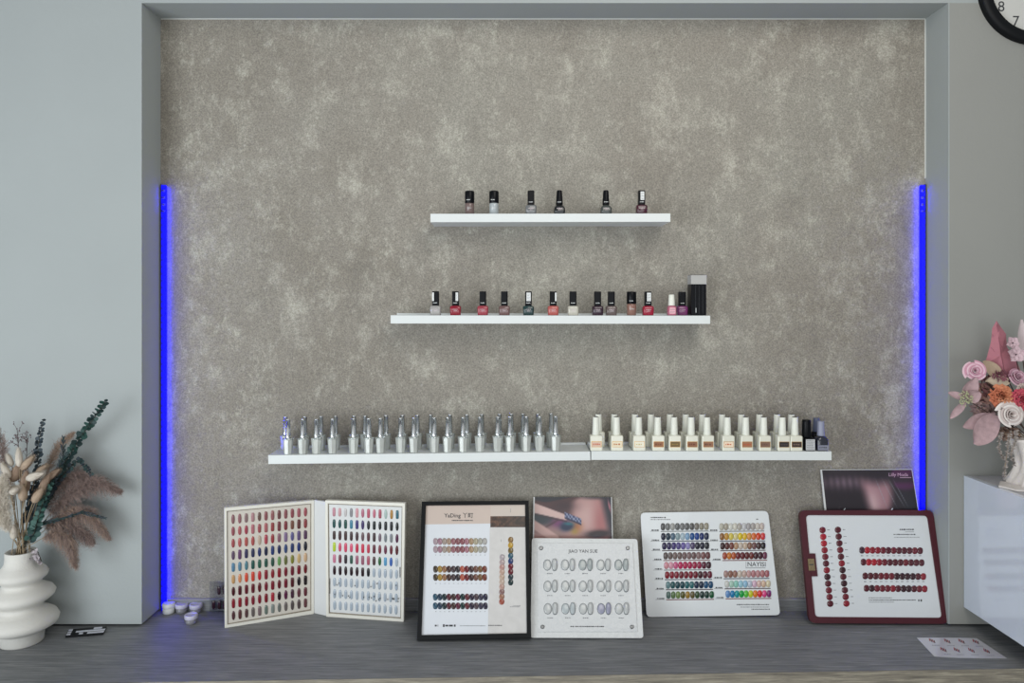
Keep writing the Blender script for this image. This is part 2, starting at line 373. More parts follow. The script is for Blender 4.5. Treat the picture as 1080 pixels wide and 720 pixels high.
for i, (x, lb, col, k) in enumerate(mid):
    Y = 2.556
    if k == 'white': Y = 2.553
    if i == 12: Y = 2.595
    t = at_shelf(S2, x, Y, NP, lb, 'nail polish', G2)
    if k == 'wide': bottle_wide(t, col)
    elif k == 'white':
        part('pk', 'glass_body', polish(col), t, lambda b: b.loft([rrect(0.026, 0.026, 0.006, 0), rrect(0.030, 0.030, 0.008, 0.002), rrect(0.030, 0.030, 0.008, 0.030), rrect(0.018, 0.018, 0.008, 0.034)], 0, True, True))
        part('pkc', 'cap', M_CREAMC, t, lambda b: b.lathe([(0.0115, 0.034), (0.0118, 0.036), (0.0095, 0.070), (0.0085, 0.072)], 20))
        part('pkl', 'label', [mat('pink_label', (226, 170, 182), 0.5), M_INKG], t, lambda b: (b.box((-0.010, -0.0156, 0.006), (0.010, -0.0150, 0.027)), dashes(b, -0.008, 0.008, 0.021, -0.0156, 0.003, 1, 3), dashes(b, -0.008, 0.008, 0.012, -0.0156, 0.003, 1, 6)))
    else: bottle_narrow(t, col, k)
t = at_shelf(S2, 735, 2.585, 'carton', 'tall slim black carton with pale grey top, right end of the middle shelf', 'box', None)
b = MB(); w = 0.0262
b.box((-w, -0.026, 0), (w, 0.026, 0.108), 0, 0.0015)
for x in (-0.012, 0.0, 0.013): b.box((x, -0.0266, 0.006), (x+0.0012, -0.0259, 0.104), 1)
b.box((-0.011, -0.0266, 0.010), (-0.009, -0.0259, 0.026), 2)
b.build('carton_body', [M_BLK, mat('black_gloss', (50, 52, 56), 0.2), M_PRINTW], t)
b = MB(); b.box((-w-0.0008, -0.027, 0.108), (w+0.0008, 0.027, 0.1395), 0, 0.0012); b.box((-w+0.001, -0.0255, 0.1395), (w-0.001, 0.0255, 0.1410), 1)
b.build('carton_top', [mat('grey_card', (172, 172, 170), 0.6), M_INK], t)

# silver bottles
SB = 'silver_gel_bottle'
fr = [303.8, 319.4, 333.8, 350.8, 372.9, 389, 401.4, 422.6, 436.6, 458, 472.3, 488.5, 506.1, 525.0, 537.9, 555, 569, 586]
bk = [301.2, 321.6, 338.6, 353.9, 373.4, 385.2, 407.2, 424.4, 440.2, 454.4, 474.6, 492.4, 508.2, 526.8, 539.3, 551.6, 567.2, 581.2]
for i, x in enumerate(fr):
    t = at_shelf(S3, x, 2.5525, SB, 'silver grey bottle with chrome cap, %s from left in front row of lower left shelf' % ORD[i], 'gel bottle', 'silver bottles on the lower left shelf', random.uniform(-0.4, 0.4)); bottle_silver(t, None)
for i, x in enumerate(bk):
    t = at_shelf(S3, x, 2.618, SB, 'silver grey bottle with chrome cap, %s from left in back row of lower left shelf' % ORD[i], 'gel bottle', 'silver bottles on the lower left shelf', random.uniform(-0.4, 0.4)); bottle_silver(t, None)
# cream bottles
CB = 'cream_gel_bottle'
fr = [628.5, 650.2, 673.5, 693.6, 710.9, 728.9, 745.6, 767, 786.3, 805.3, 825, 838.2]
bk = [631.2, 647.8, 669.6, 686.5, 706.6, 723.2, 740.6, 761.5, 781.7, 801, 819.4, 834.6]
lbs = [((214, 186, 168), (196, 92, 60), 'cream and rust'), ((232, 222, 196), (190, 120, 70), 'cream and orange'), ((236, 232, 214), (206, 190, 140), 'pale gold'), ((150, 104, 76), (120, 76, 54), 'light brown'),
       ((112, 92, 62), (150, 124, 70), 'olive brown'), ((140, 96, 72), (110, 60, 44), 'chestnut'), ((146, 104, 80), (104, 70, 56), 'dull brown'), ((236, 214, 190), (196, 110, 70), 'white and copper'),
       ((160, 110, 82), (180, 84, 50), 'reddish brown'), ((124, 94, 80), (108, 80, 68), 'solid cocoa brown'), ((44, 40, 40), (70, 62, 60), 'black'), ((56, 42, 38), (120, 100, 90), 'dark brown')]
for i, x in enumerate(fr):
    t = at_shelf(S4, x, 2.554, CB, 'cream bottle with %s label, %s from left, front row of lower right shelf' % (lbs[i][2], ORD[i]), 'gel bottle', 'cream bottles on the lower right shelf'); bottle_cream(t, lbs[i][0], lbs[i][1])
for i, x in enumerate(bk):
    t = at_shelf(S4, x, 2.622, CB, 'half hidden cream bottle, %s from left in back row of lower right shelf' % ORD[i], 'gel bottle', 'cream bottles on the lower right shelf'); bottle_cream(t, None, None)
t = at_shelf(S4, 852.3, 2.556, 'gel_bottle', 'black bottle with thick black cap and silver label beside the cream bottles', 'gel bottle', None)
b = MB(); b.loft([rrect(0.034, 0.034, 0.006, 0), rrect(0.036, 0.036, 0.007, 0.002), rrect(0.036, 0.036, 0.007, 0.040), rrect(0.026, 0.026, 0.01, 0.046)], 0, True, True); b.build('glass_body', M_BLK, t)
b = MB(); b.lathe([(0.0150, 0.046), (0.0155, 0.0475), (0.0150, 0.086), (0.0148, 0.098), (0.0140, 0.1035), (0.012, 0.105)], 22, c=(-0.006, 0)); b.build('cap', M_BLK, t)
b = MB(); b.box((-0.015, -0.0187, 0.003), (0.016, -0.0180, 0.040), 0)
for k in range(6): dashes(b, -0.012, 0.013, 0.008+k*0.0056, -0.0187, 0.0028, 1, k)
b.build('label', [mat('silver_label', (190, 192, 194), 0.4), M_INKG], t)
t = at_shelf(S4, 866, 2.556, 'gel_bottle', 'round shouldered dark bottle with lilac grey cap, right end of lower right shelf', 'gel bottle', None)
b = MB(); b.loft([rrect(0.038, 0.034, 0.008, 0), rrect(0.041, 0.036, 0.010, 0.002), rrect(0.041, 0.036, 0.010, 0.036), rrect(0.036, 0.032, 0.012, 0.044), rrect(0.022, 0.022, 0.01, 0.050)], 0, True, True); b.build('glass_body', mat('navy_glass', (34, 36, 48), 0.2, coat=0.6), t)
b = MB(); b.lathe([(0.0125, 0.050), (0.0128, 0.052), (0.0105, 0.098), (0.0098, 0.100)], 22, c=(-0.001, 0)); b.build('cap', mat('lilac_cap', (140, 144, 164), 0.35), t)
b = MB(); b.box((-0.019, -0.0187, 0.003), (0.019, -0.0180, 0.020), 0); dashes(b, -0.014, 0.014, 0.012, -0.0187, 0.004, 1, 3); b.build('label', [mat('grey_label', (128, 130, 146), 0.4), M_INK], t)
t = at_shelf(S4, 861, 2.625, 'gel_bottle', 'dark bottle with blue grey cap, standing in back right end of lower right shelf', 'gel bottle', None)
b = MB(); b.loft([rrect(0.034, 0.034, 0.006, 0), rrect(0.036, 0.036, 0.007, 0.002), rrect(0.036, 0.036, 0.007, 0.046), rrect(0.024, 0.024, 0.01, 0.052)], 0, True, True); b.build('glass_body', M_BLK, t)
b = MB(); b.lathe([(0.0125, 0.052), (0.0128, 0.054), (0.0105, 0.098), (0.0098, 0.1005)], 22); b.build('cap', mat('dusk_cap', (96, 104, 130), 0.35), t)

# ---------------------------------------------------------------- boards standing on the worktop
def ray(x, y): return Vector(((x-CX)/F, 1.0, -(y-CY)/F))
class Board:
    "a flat board: a real plane in the room; pt(x, y, w) is the point of that plane behind photo position (x, y), w metres proud of it"
    def __init__(s, p0, n): s.p0 = Vector(p0); s.n = Vector(n).normalized()
    def pt(s, x, y, w=0.0):
        d = ray(x, y); return CAM+d*(s.n.dot(s.p0-CAM)/s.n.dot(d))+s.n*w
    def root(s, name, x, y, label, cat, group=None, z=ZC):
        p = s.pt(x, y); s.off = Vector((p.x, p.y, z)); s.t = thing(name, s.off, label, cat, group); return s.t
    def slab(s, poly, w0, w1, name, m, parent=None, mi=0):
        b = MB(); b.loft([[s.pt(x, y, w0) for x, y in poly], [s.pt(x, y, w1) for x, y in poly]], mi); return b.build(name, m, parent or s.t, s.off)
    def ring(s, outer, inner, w0, w1, name, m, parent=None):
        b = MB(); n = len(outer); rs = [[s.pt(x, y, w0) for x, y in outer], [s.pt(x, y, w1) for x, y in outer], [s.pt(x, y, w1) for x, y in inner], [s.pt(x, y, w0) for x, y in inner]]
        b.loft(rs+[rs[0]], 0, False); return b.build(name, m, parent or s.t, s.off)
    def shape(s, b, poly, w, mi=0): b.add([s.pt(x, y, w) for x, y in poly], [tuple(range(len(poly)))], mi)
    def dash(s, b, x0, x1, y, h, w, mi=0, seed=0, slope=0.0):
        rnd = random.Random(seed); x = x0
        while x < x1-0.2:
            ww = rnd.uniform(0.35, 1.1)*h*1.3; xe = min(x+ww, x1); hh = h*rnd.uniform(0.3, 0.5); yy = y+(x-x0)*slope
            s.shape(b, [(x, yy-hh), (x, yy+hh), (xe, yy+hh), (xe, yy-hh)], w, mi); x = xe+rnd.uniform(0.2, 0.5)*h
    def tip(s, cx, cy, hw, hh, m, h=0.0025, ex=2.6, name='nail_tip', parent=None, mb=None, rot=0.0, w0=0.0, mi=0):
        b = mb or MB(); n = 12; rings = []
        for q, ww in ((1.0, 0.0), (0.86, 0.68), (0.55, 0.95)):
            r = []
            for k in range(n):
                a = 2*PI*k/n; ca, sa = math.cos(a), math.sin(a)
                px = hw*q*math.copysign(abs(ca)**(2/ex), ca); py = hh*(1-(1-q)*0.7)*math.copysign(abs(sa)**(2/ex), sa)
                px, py = px*math.cos(rot)-py*math.sin(rot), px*math.sin(rot)+py*math.cos(rot)
                r.append(s.pt(cx+px, cy+py, w0+h*ww))
            rings.append(r)
        b.loft(rings, mi, False, True)
        if isinstance(m, list) and mb is None:
            for q_ in range(n): b.m[q_] = 1
        base = len(b.v)-n; b.f.append(tuple(range(base, base+n))); b.m.append(mi); b.sm.append(True)
        b2 = len(b.v)-3*n
        if mb is None: return b.build(name, m, parent or s.t, s.off)
def lean(yb, yt, Yt, th):
    "plane of a board leaning back: bottom at photo row yb on the worktop, top at row yt touching distance Yt"
    zt = CAM.z-(yt-CY)*Yt/F; zb = ZC+0.0008
    for _ in range(6):
        Yb = (CAM.z-zb)*F/(yb-CY); ang = math.atan2(Yt-Yb, zt-zb); zb = ZC+0.0008+th*math.sin(ang)
    return Board((0, Yb, zb), (0, -(zt-zb), (Yt-Yb)))
def text_shapes(B, s, x, y, size, w, m, name='lettering', align='LEFT', sy=1.0, slope=0.0, bold=0.0, parent=None):
    cu = bpy.data.curves.new('txt', 'FONT'); cu.body = s; cu.size = 1.0; cu.align_x = align; cu.offset = bold; cu.resolution_u = 2
    o = bpy.data.objects.new('txt', cu); COL.objects.link(o)
    dg = bpy.context.evaluated_depsgraph_get(); me = bpy.data.meshes.new_from_object(o.evaluated_get(dg))
    b = MB(); b.add([B.pt(x+v.co.x*size, y-v.co.y*size*sy+v.co.x*size*slope, w) for v in me.vertices], [tuple(p.vertices) for p in me.polygons])
    bpy.data.objects.remove(o); bpy.data.meshes.remove(me)
    return b.build(name, m, parent or B.t, B.off)
def lerp2(q, u, v):
    (ax, ay), (bx, by), (cx_, cy_), (dx, dy) = q       # TL TR BR BL
    return ((ax*(1-u)+bx*u)*(1-v)+(dx*(1-u)+cx_*u)*v, (ay*(1-u)+by*u)*(1-v)+(dy*(1-u)+cy_*u)*v)
def rcorners(q, r):
    "quad in photo coordinates with rounded corners"
    out = []; n = 4
    for i in range(4):
        p = Vector(q[i]); a = (Vector(q[i-1])-p).normalized(); c = (Vector(q[(i+1) % 4])-p).normalized()
        for k in range(n+1):
            t_ = k/n; p0 = p+a*r; p2 = p+c*r; out.append(tuple(p0*(1-t_)**2+p*2*t_*(1-t_)+p2*t_**2))
    return out
def photo_print(B, q, w, fn, nx, ny, name, parent=None):
    vs = []; fs = []; cols = []
    for j in range(ny+1):
        for i in range(nx+1):
            u, v = i/nx, j/ny; x, y = lerp2(q, u, v); vs.append(tuple(B.pt(x, y, w)-B.off)); cols.append(rgb(fn(u, v)))
    for j in range(ny):
        for i in range(nx): a = j*(nx+1)+i; fs.append((a, a+nx+1, a+nx+2, a+1))
    me = bpy.data.meshes.new(name); me.from_pydata(vs, [], fs); me.materials.append(M_ORG)
    at = me.color_attributes.new('print', 'FLOAT_COLOR', 'POINT')
    for k, c in enumerate(cols): at.data[k].color = c
    return link(name, me, parent or B.t)

# --- open swatch book
def vert(a, c):
    d = Vector((c[0]-a[0], c[1]-a[1], 0)); return Board((a[0], a[1], ZC), (d.y, -d.x, 0))
def onC(x, y, dz=0.0): Y = (CAM.z-ZC-dz)*F/(y-CY); return ((x-CX)*Y/F, Y)
LA, LB = onC(237, 662), onC(331, 647); RA, RB = onC(344, 650), onC(426, 655.5)
BL_, BR_ = vert(LA, LB), vert(RA, RB)
M_TRAY = mat('ivory_plastic', (226, 224, 214), 0.4)
M_CARD = mat('ivory_card', (206, 200, 190), 0.55)
M_CARD2 = mat('white_card', (214, 216, 216), 0.55)
M_LINE = mat('tray_edge_speckle', (150, 140, 124), 0.6, noise=0.4, nscale=90)
M_CLEARTIP = mat('clear_tip', (168, 180, 192), 0.12, coat=0.8)
M_SLOT = mat('slot_shadow_card', (176, 172, 164), 0.7)
bookt = BL_.root('swatch_book', 333, 648, 'open white nail colour swatch book standing upright, leftmost display on the worktop', 'swatch book'); BR_.off = BL_.off; BR_.t = bookt
def panel(B, q, rows, card, quota, seed):
    tray = B.slab(q, -0.016, -0.005, 'tray', M_TRAY)
    tray.name = 'tray'
    cx_ = sum(p[0] for p in q)/4; cy_ = sum(p[1] for p in q)/4
    def ins(px, py):
        return [(x+math.copysign(px, cx_-x), y+math.copysign(py, cy_-y)) for x, y in q]
    B.ring(q, ins(2.6, 3.2), -0.005, 0.0, 'tray_rim', M_TRAY, None)
    B.ring(ins(2.7, 3.3), ins(3.5, 4.3), -0.0048, -0.0028, 'speckled_border', M_LINE, None)
    B.slab(ins(3.4, 4.2), -0.0049, -0.0040, 'swatch_card', card)
    qi = ins(5.0, 5.6); n = 0; rest = MB(); rm = []
    nr = len(rows)
    for j, row in enumerate(rows):
        for i, c in enumerate(row):
            u = (i+0.62)/12.15; v = (j+0.55)/(nr+0.05); x, y = lerp2(qi, u, v)
            hw = 0.265*(qi[1][0]-qi[0][0])/12; hh = 0.415*(qi[3][1]-qi[0][1])/nr
            rnd = random.Random(i*31+j*7+seed)
            exx = rnd.choice((2.2, 3.0, 4.0)) if c else 2.6
            m = polish(c) if c else M_CLEARTIP
            hh *= rnd.uniform(0.9, 1.0)
            if n < quota: B.tip(x, y, hw, hh, m, 0.003, exx, w0=-0.0039)
            else:
                if m not in rm: rm.append(m)
                B.tip(x, y, hw, hh, m, 0.003, exx, w0=-0.0039, mb=rest, mi=rm.index(m))
            n += 1
    if rm: tag(rest.build('nail_tips', rm, B.t, B.off), kind='stuff')
Lrows = [
 [(150,100,105),(160,105,110),(150,120,120),(190,140,145),(115,85,75),(150,85,90),(160,95,95),(120,70,70),(150,85,90),(150,70,80),(170,90,100),(170,80,90)],
 [(160,80,90),(185,95,100),(175,60,80),(190,110,120),(170,80,85),(185,100,105),(160,60,65),(125,50,60),(140,50,60),(125,75,58),(105,50,50),(150,60,65)],
 [(175,75,80),(195,90,90),(190,85,80),(185,80,80),(205,180,160),(190,70,85),(165,50,60),(150,100,115),(135,110,150),(95,90,150),(100,80,130),(90,55,90)],
 [(100,75,105),(105,60,110),(55,50,95),(40,45,90),(30,45,110),(20,30,70),(30,55,120),(20,35,90),(50,75,130),(25,50,110),(20,45,120),(25,30,50)],
 [(90,140,175),(90,140,170),(80,135,150),(30,90,80),(40,100,80),(40,90,75),(40,85,70),(110,160,90),(110,115,60),(140,140,50),(215,180,120),(220,180,140)],
 [(215,165,110),(230,150,100),(235,80,50),(230,70,50),(210,40,50),(150,35,50),(150,30,45),(150,25,40),(130,25,45),(120,25,45),(130,20,40),(120,25,35)],
 [(80,20,30),(90,20,32),(110,25,40),(112,24,38),(105,25,35),(130,25,45),(135,25,45),(110,20,35),(125,28,48),(90,22,32),(32,26,32),(36,26,32)],
 [(150,25,40),(152,26,40),(140,25,45),(140,30,50),(142,26,46),(140,25,40),(185,40,60),(50,15,30),(100,30,70),(75,40,60),(110,60,70),(110,50,60)],
 [(90,50,55),(100,55,55),(95,65,65),(110,100,98),(130,110,112),(115,130,120),(140,150,145),(120,125,120),(120,110,108),(90,80,80),(95,80,80),(110,65,70)]]
Rrows = [
 [(215,150,165),(225,170,175),(215,210,210),(150,150,155),(230,165,175),(195,110,135),(205,90,115),(215,120,140),(190,90,110),(180,205,200),(190,140,70),(50,110,130)],
 [(10,80,80),(15,85,85),(10,80,70),(60,140,170),(60,50,130),(60,40,110),(25,30,40),(20,34,38),(18,28,32),(20,30,34),(22,26,32),(20,28,30)],
 [(70,45,45),(75,40,45),(70,40,40),(65,40,40),(70,40,45),(110,80,85),(100,50,60),(70,50,55),(130,110,125),(130,140,145),(140,145,150),(90,20,70)],
 [(200,230,50),(235,80,120),(235,70,110),(245,90,130),(225,40,80),(230,40,80),(220,60,90),(110,40,60),(140,50,70),(120,50,80),(120,30,50),(100,25,40)],
 [(220,130,160),(130,60,80),(60,45,55),(55,100,85),(175,100,125),(170,100,125),(195,90,115),(85,60,65),(45,110,60),(90,170,220),(60,110,200),None],
 [(50,20,30),(45,15,25),(40,18,26),(42,18,28),(46,20,30),(44,16,26),(20,22,28),None,None,None,None,None],
 [None]*12, [None]*12, [None]*12]
qL = [(236.5, 535.5), (331, 527.5), (331, 647), (237, 662)]
qR = [(343, 527.5), (427, 530.5), (425.5, 655.5), (344, 650)]
panel(BL_, qL, Lrows, M_CARD, 60, 1)
panel(BR_, qR, Rrows, M_CARD2, 40, 5)
# spine joins the two panels behind the hinge
a = BL_.pt(331, 647, -0.004); c = BR_.pt(343.5, 650, -0.004); top = BL_.pt(331, 527.5).z
dv = Vector((c.x-a.x, c.y-a.y, 0)).normalized(); nv = Vector((dv.y, -dv.x, 0))
b = MB(); b.loft([[(a.x, a.y, z), (c.x, c.y, z), (c.x-nv.x*0.010, c.y-nv.y*0.010, z), (a.x-nv.x*0.010, a.y-nv.y*0.010, z)] for z in (ZC+0.001, top)])
b.build('spine', M_CARD2, bookt, BL_.off)
mk = MB()
for (x, y0, y1) in ((347.2, 610, 626), (421.3, 598, 609)):
    BR_.shape(mk, [(x, y0), (x, y1), (x+0.7, y1), (x+0.7, y0)], -0.002)
rnd = random.Random(3)
for k in range(24):
    x, y = lerp2(qR, rnd.uniform(0.08, 0.93), 0.70+rnd.choice((0, 0.1, 0.12))+rnd.uniform(-0.02, 0.02)); BR_.shape(mk, [(x, y), (x, y+1.2), (x+0.8, y+1.6), (x+1, y)], 0.0002)
mk.build('pen_marks', M_INK, bookt, BR_.off)

# --- clear strip with dark plum tips behind the book
B = lean(645, 613, 2.655, 0.002)
B.root('tip_display_card', 238, 645, 'clear display card with plum nail tips peeking out left of the swatch book', 'display card')
M_CLEAR = mat('clear_plastic', (225, 228, 235), 0.08, trans=1.0); M_CLEAR.node_tree.nodes['Principled BSDF'].inputs['IOR'].default_value = 1.12
B.slab([(221, 613), (262, 613), (262, 645), (221, 645)], -0.0012, 0, 'clear_sheet', M_CLEAR)
for x, y in ((231.0, 622.4), (225.2, 637.6), (231.2, 637.6), (236.8, 637.6), (237, 622.4)): B.tip(x, y, 1.9, 4.6, polish((52, 18, 34)), 0.0025, 3.0, w0=0.0002)

# --- black framed chart
B = lean(673.5, 528.5, 2.630, 0.018); BF = B
B.root('framed_nail_chart', 500, 673, 'black framed nail colour chart with beige header, leaning in the middle of the worktop', 'framed chart')
out = [(445, 529), (557.5, 528), (560.3, 672.5), (440, 675)]; inn = [(449.2, 532.8), (553.8, 531.8), (555.6, 667.6), (444.6, 669.6)]
B.ring(out, inn, -0.014, 0.004, 'frame', M_FRAME)
B.slab([(446, 530), (557, 529), (559, 671), (441, 673)], -0.016, -0.013, 'backing_board', M_FRAME)
B.slab(inn, -0.010, -0.004, 'paper_sheet', mat('white_poster', (216, 220, 226), 0.35))
b = MB(); B.shape(b, [(449.2, 532.8), (448.4, 552.6), (517.3, 551.6), (517.6, 532.1)], -0.0036); B.shape(b, [(517.6, 532.1), (517.4, 544), (554, 543.6), (553.8, 531.8)], -0.0036, 1)
B.shape(b, [(516.6, 555.5), (514.5, 668.3), (555.6, 667.6), (554.2, 555.5)], -0.0036, 2)
b.build('header_band', [mat('beige_print', (200, 184, 174), 0.4), mat('beige_print_light', (202, 190, 180), 0.4), mat('marble_print', (208, 206, 204), 0.4, noise=0.08)], B.t, B.off)
def fur(u, v):
    r = random.Random(int(u*37)*13+int(v*9)); k = 0.5+0.5*math.sin(u*19+3*math.sin(v*5+u*7)); g = r.uniform(0.7, 1.15)*(1-0.4*u)
    return (min(255, (64+50*k)*g), (46+34*k)*g, (38+24*k)*g)
photo_print(B, [(517.2, 544), (554.2, 543.8), (554.3, 555.6), (517.1, 555.6)], -0.0034, fur, 36, 12, 'fur_print')
text_shapes(B, 'YaDing 丫町', 468.5, 545.2, 5.9, -0.0033, M_INK, 'title_lettering', bold=0.012)
b = MB(); B.dash(b, 476.5, 498.5, 548.4, 1.3, -0.0033, 0, 3); B.dash(b, 541, 549, 641.8-3.2, 0.8, -0.0033, 1, 4); B.dash(b, 538, 548, 639.6, 0.8, -0.0033, 1, 6)
B.dash(b, 458.5, 462, 659.4, 2.6, -0.0033, 0, 7); B.dash(b, 467, 480.5, 659.4, 2.8, -0.0033, 0, 8); B.dash(b, 485, 512, 659.6, 0.9, -0.0033, 1, 9); B.dash(b, 515, 530, 659.2, 1.3, -0.0033, 0, 10)
for yy in (584.9, 614.9, 644.6):
    for k in range(12): B.dash(b, 459.0+k*4.72, 460.2+k*4.72, yy, 0.8, -0.0033, 1, k+int(yy))
B.shape(b, [(528.4, 568.5), (528.4, 571), (528.8, 571), (528.8, 568.5)], -0.0033, 1); B.shape(b, [(538.2, 536), (538.2, 540), (538.6, 540), (538.6, 536)], -0.0033, 1)
b.build('small_print', [M_INK, M_INKG], B.t, B.off)
PR = [[(178,158,166),(170,128,144),(172,156,146),(176,148,128),(160,104,112),(146,90,96),(148,84,92),(176,122,134),(176,146,112),(182,172,146),(178,176,164),(182,180,176)],
      [(72,58,42),(176,138,52),(156,112,76),(76,46,40),(72,56,60),(48,40,46),(190,90,70),(118,26,36),(66,36,38),(120,78,66),(124,88,52),(124,52,34)],
      [(44,86,112),(34,58,84),(22,48,54),(92,28,44),(66,44,40),(100,28,56),(20,52,52),(104,34,46),(46,34,58),(82,66,74),(60,56,80),(42,38,64)]]
for (ys, row) in (((570.6, 579.0), PR[0]), ((599.9, 608.5), PR[1]), ((629.3, 638.6), PR[2])):
    for yy in ys:
        for k, cc in enumerate(row):
            B.tip(459.2+k*(4.72 if yy < 620 else 4.82)-(0.3 if yy > 620 else 0), yy, 2.5, 3.7, polish(cc), 0.0028, 2.4, w0=-0.0036, rot=-0.06)
for k, cc in enumerate([(186,176,180),(190,168,168),(198,152,142),(204,170,152),(206,178,156),(206,180,164),(196,158,146),(148,112,108),(168,120,96),(172,84,66)]): B.tip(529.6-k*0.05, 587.4+k*5.2, 2.9, 3.3, polish(cc), 0.0026, 2.2, w0=-0.0036, rot=0.15)
for k, cc in enumerate([(152,116,60),(206,162,50),(124,104,56),(52,98,120),(36,62,120),(120,20,40),(110,18,36),(40,58,70),(24,52,56)]): B.tip(538.6, 569.0+k*5.6, 2.8, 3.4, polish(cc), 0.0026, 2.2, w0=-0.0036, rot=0.15)

# --- printed portrait card behind
def blob(u, v, cu, cv, ru, rv, ang=0.0, p=2.0):
    du, dv = (u-cu), (v-cv); x = du*math.cos(ang)+dv*math.sin(ang); y = -du*math.sin(ang)+dv*math.cos(ang)
    return math.exp(-((abs(x)/ru)**p+(abs(y)/rv)**p))
def mixc(a, b_, k): return tuple(a[i]*(1-k)+b_[i]*k for i in range(3))
def ss(e0, e1, x): t_ = min(1, max(0, (x-e0)/(e1-e0))); return t_*t_*(3-2*t_)
def portrait1(u, v):
    # only the top half (v < 0.5) shows above the white panel
    v = v*3.02
    c = mixc((176, 134, 130), (196, 162, 158), blob(u, v, 0.68, 0.5, 0.2, 0.5))
    c = mixc(c, (168, 108, 108), blob(u, v, 0.86, 0.65, 0.10, 0.6))
    c = mixc(c, (80, 56, 56), ss(0.58, 0.44, u+0.32*(v-0.25)+0.06*math.sin(v*9))*ss(1.0, 0.5, v+u*0.55))
    c = mixc(c, (64, 48, 52), blob(u, v, 0.38, 0.22, 0.15, 0.14))
    c = mixc(c, (46, 56, 62), min(1, 1.5*blob(u, v, 0.08, 0.52, 0.22, 0.14, 0.5)))
    c = mixc(c, (46, 46, 52), ss(0.03, -0.0, v-0.12+0.4*abs(u-0.15)) if u < 0.6 else 0)
    c = mixc(c, (44, 44, 54), ss(0.86, 0.99, u+0.10*(0.5-v)))
    c = mixc(c, (44, 44, 50), ss(0.10, 0.0, v)*0.8*ss(0.45, 0.8, u))
    c = mixc(c, (190, 120, 130), blob(u, v, 0.975, 0.22, 0.012, 0.14, -0.1))
    c = mixc(c, (150, 122, 116), blob(u, v, 0.28, 0.86, 0.14, 0.18))
    c = mixc(c, (118, 62, 104), min(1, 1.2*blob(u, v, 0.33, 0.62, 0.10, 0.13, 0.5)))
    c = mixc(c, (170, 106, 62), 0.9*blob(u, v, 0.55, 0.72, 0.07, 0.14))
    c = mixc(c, (166, 140, 60), 0.8*blob(u, v, 0.52, 0.84, 0.05, 0.08))
    c = mixc(c, (30, 44, 72), min(1, 1.8*blob(u, v, 0.42, 0.72, 0.075, 0.10, 0.25)))
    c = mixc(c, (44, 116, 124), 0.9*blob(u, v, 0.44, 0.655, 0.06, 0.035, 0.2))
    c = mixc(c, (50, 38, 42), min(1, 1.5*blob(u, v, 0.83, 0.90, 0.16, 0.085, -0.15)))
    c = mixc(c, (92, 96, 110), 0.6*blob(u, v, 0.80, 0.97, 0.09, 0.04))
    c = mixc(c, (60, 40, 44), 0.8*blob(u, v, 0.22, 0.66, 0.018, 0.2, 0.75))
    d1 = abs((v-0.27)-(u)*0.56); w1 = 0.115-0.14*u
    if u < 0.42: c = mixc(c, (206, 176, 170), ss(w1+0.025, w1-0.01, d1)); 
    if u < 0.42: c = mixc(c, (60, 44, 48), 0.8*ss(0.04, 0.0, abs(d1-w1-0.035)) if (v-0.27) > u*0.56 else 0)
    d2 = abs((v-0.68)-(u)*1.25); 
    if u < 0.32: c = mixc(c, (196, 160, 154), ss(0.15, 0.09, d2))
    d3 = abs((v-0.47)-(u-0.44)*0.75)
    if 0.39 < u < 0.61: c = mixc(c, (58, 66, 100) if (int(u*46)+int(v*18)) % 2 else (134, 142, 170), ss(0.085, 0.045, d3))
    if 0.39 < u < 0.61: c = mixc(c, (36, 40, 64), ss(0.04, 0.0, abs(d3-0.075)) if (v-0.47) > (u-0.44)*0.75 else 0)
    return c
B = lean(654, 523.5, 2.662, 0.006)
B.root('portrait_card', 604, 654, 'printed card showing a made up eye with fingers and long dark nails, behind white panel', 'poster')
q = [(564, 524), (644.5, 524), (647.5, 654), (562, 654)]
B.slab([(562.6, 524), (645.3, 524), (648.5, 654), (560.5, 654)], -0.005, -0.0002, 'card_board', mat('card_white_edge', (214, 216, 216), 0.5))
photo_print(B, q, 0.0, portrait1, 96, 110, 'card_print')

# --- white textured panel
B = lean(672, 567.5, 2.600, 0.014)
B.root('clear_tip_display', 620, 672, 'square white textured panel with fifteen pairs of clear nail tips and four screws', 'display panel')
q = [(561, 567.3), (672.2, 568.2), (678.6, 672.6), (559.6, 672.2)]
M_WTX = mat('white_stucco', (216, 218, 218), 0.5, bump=1.0, bscale=75, noise=0.05)
B.slab(rcorners(q, 3), -0.012, 0.0, 'panel_board', M_WTX)
q2 = [(566.6, 572.6), (666.8, 573.2), (672.0, 666.0), (567.2, 666.2)]
B.slab(q2, 0.0004, 0.0030, 'acrylic_plate', mat('satin_acrylic', (200, 203, 205), 0.3, coat=0.2, bump=0.5, bscale=75))
for x, y in ((570.6, 578.1), (661.8, 578.2), (572.1, 661.0), (666.2, 661.0)):
    b = MB(); b.loft([[B.pt(x+r*math.cos(2*PI*k/12), y+r*math.sin(2*PI*k/12), w) for k in range(12)] for r, w in ((2.1, 0.0031), (2.1, 0.0052), (1.4, 0.0070))], 0, True, True); b.build('screw', mat('steel_screw', (120, 122, 124), 0.3, metal=0.8), B.t, B.off)
text_shapes(B, 'JIAO YAN SUE', 599.5, 582.9, 4.9, 0.0033, M_INK, 'title_lettering', bold=0.008)
b = MB(); B.dash(b, 601.5, 637, 660.6, 1.3, 0.0033, 0, 5)
b2_ = [(580, 604.8), (599, 604.8), (617.8, 604.9), (636.5, 605), (654.8, 605)]
M_RIM = mat('tip_refraction_edge', (122, 128, 130), 0.2)  # grey outer band painted in for the dark refraction at tip edges
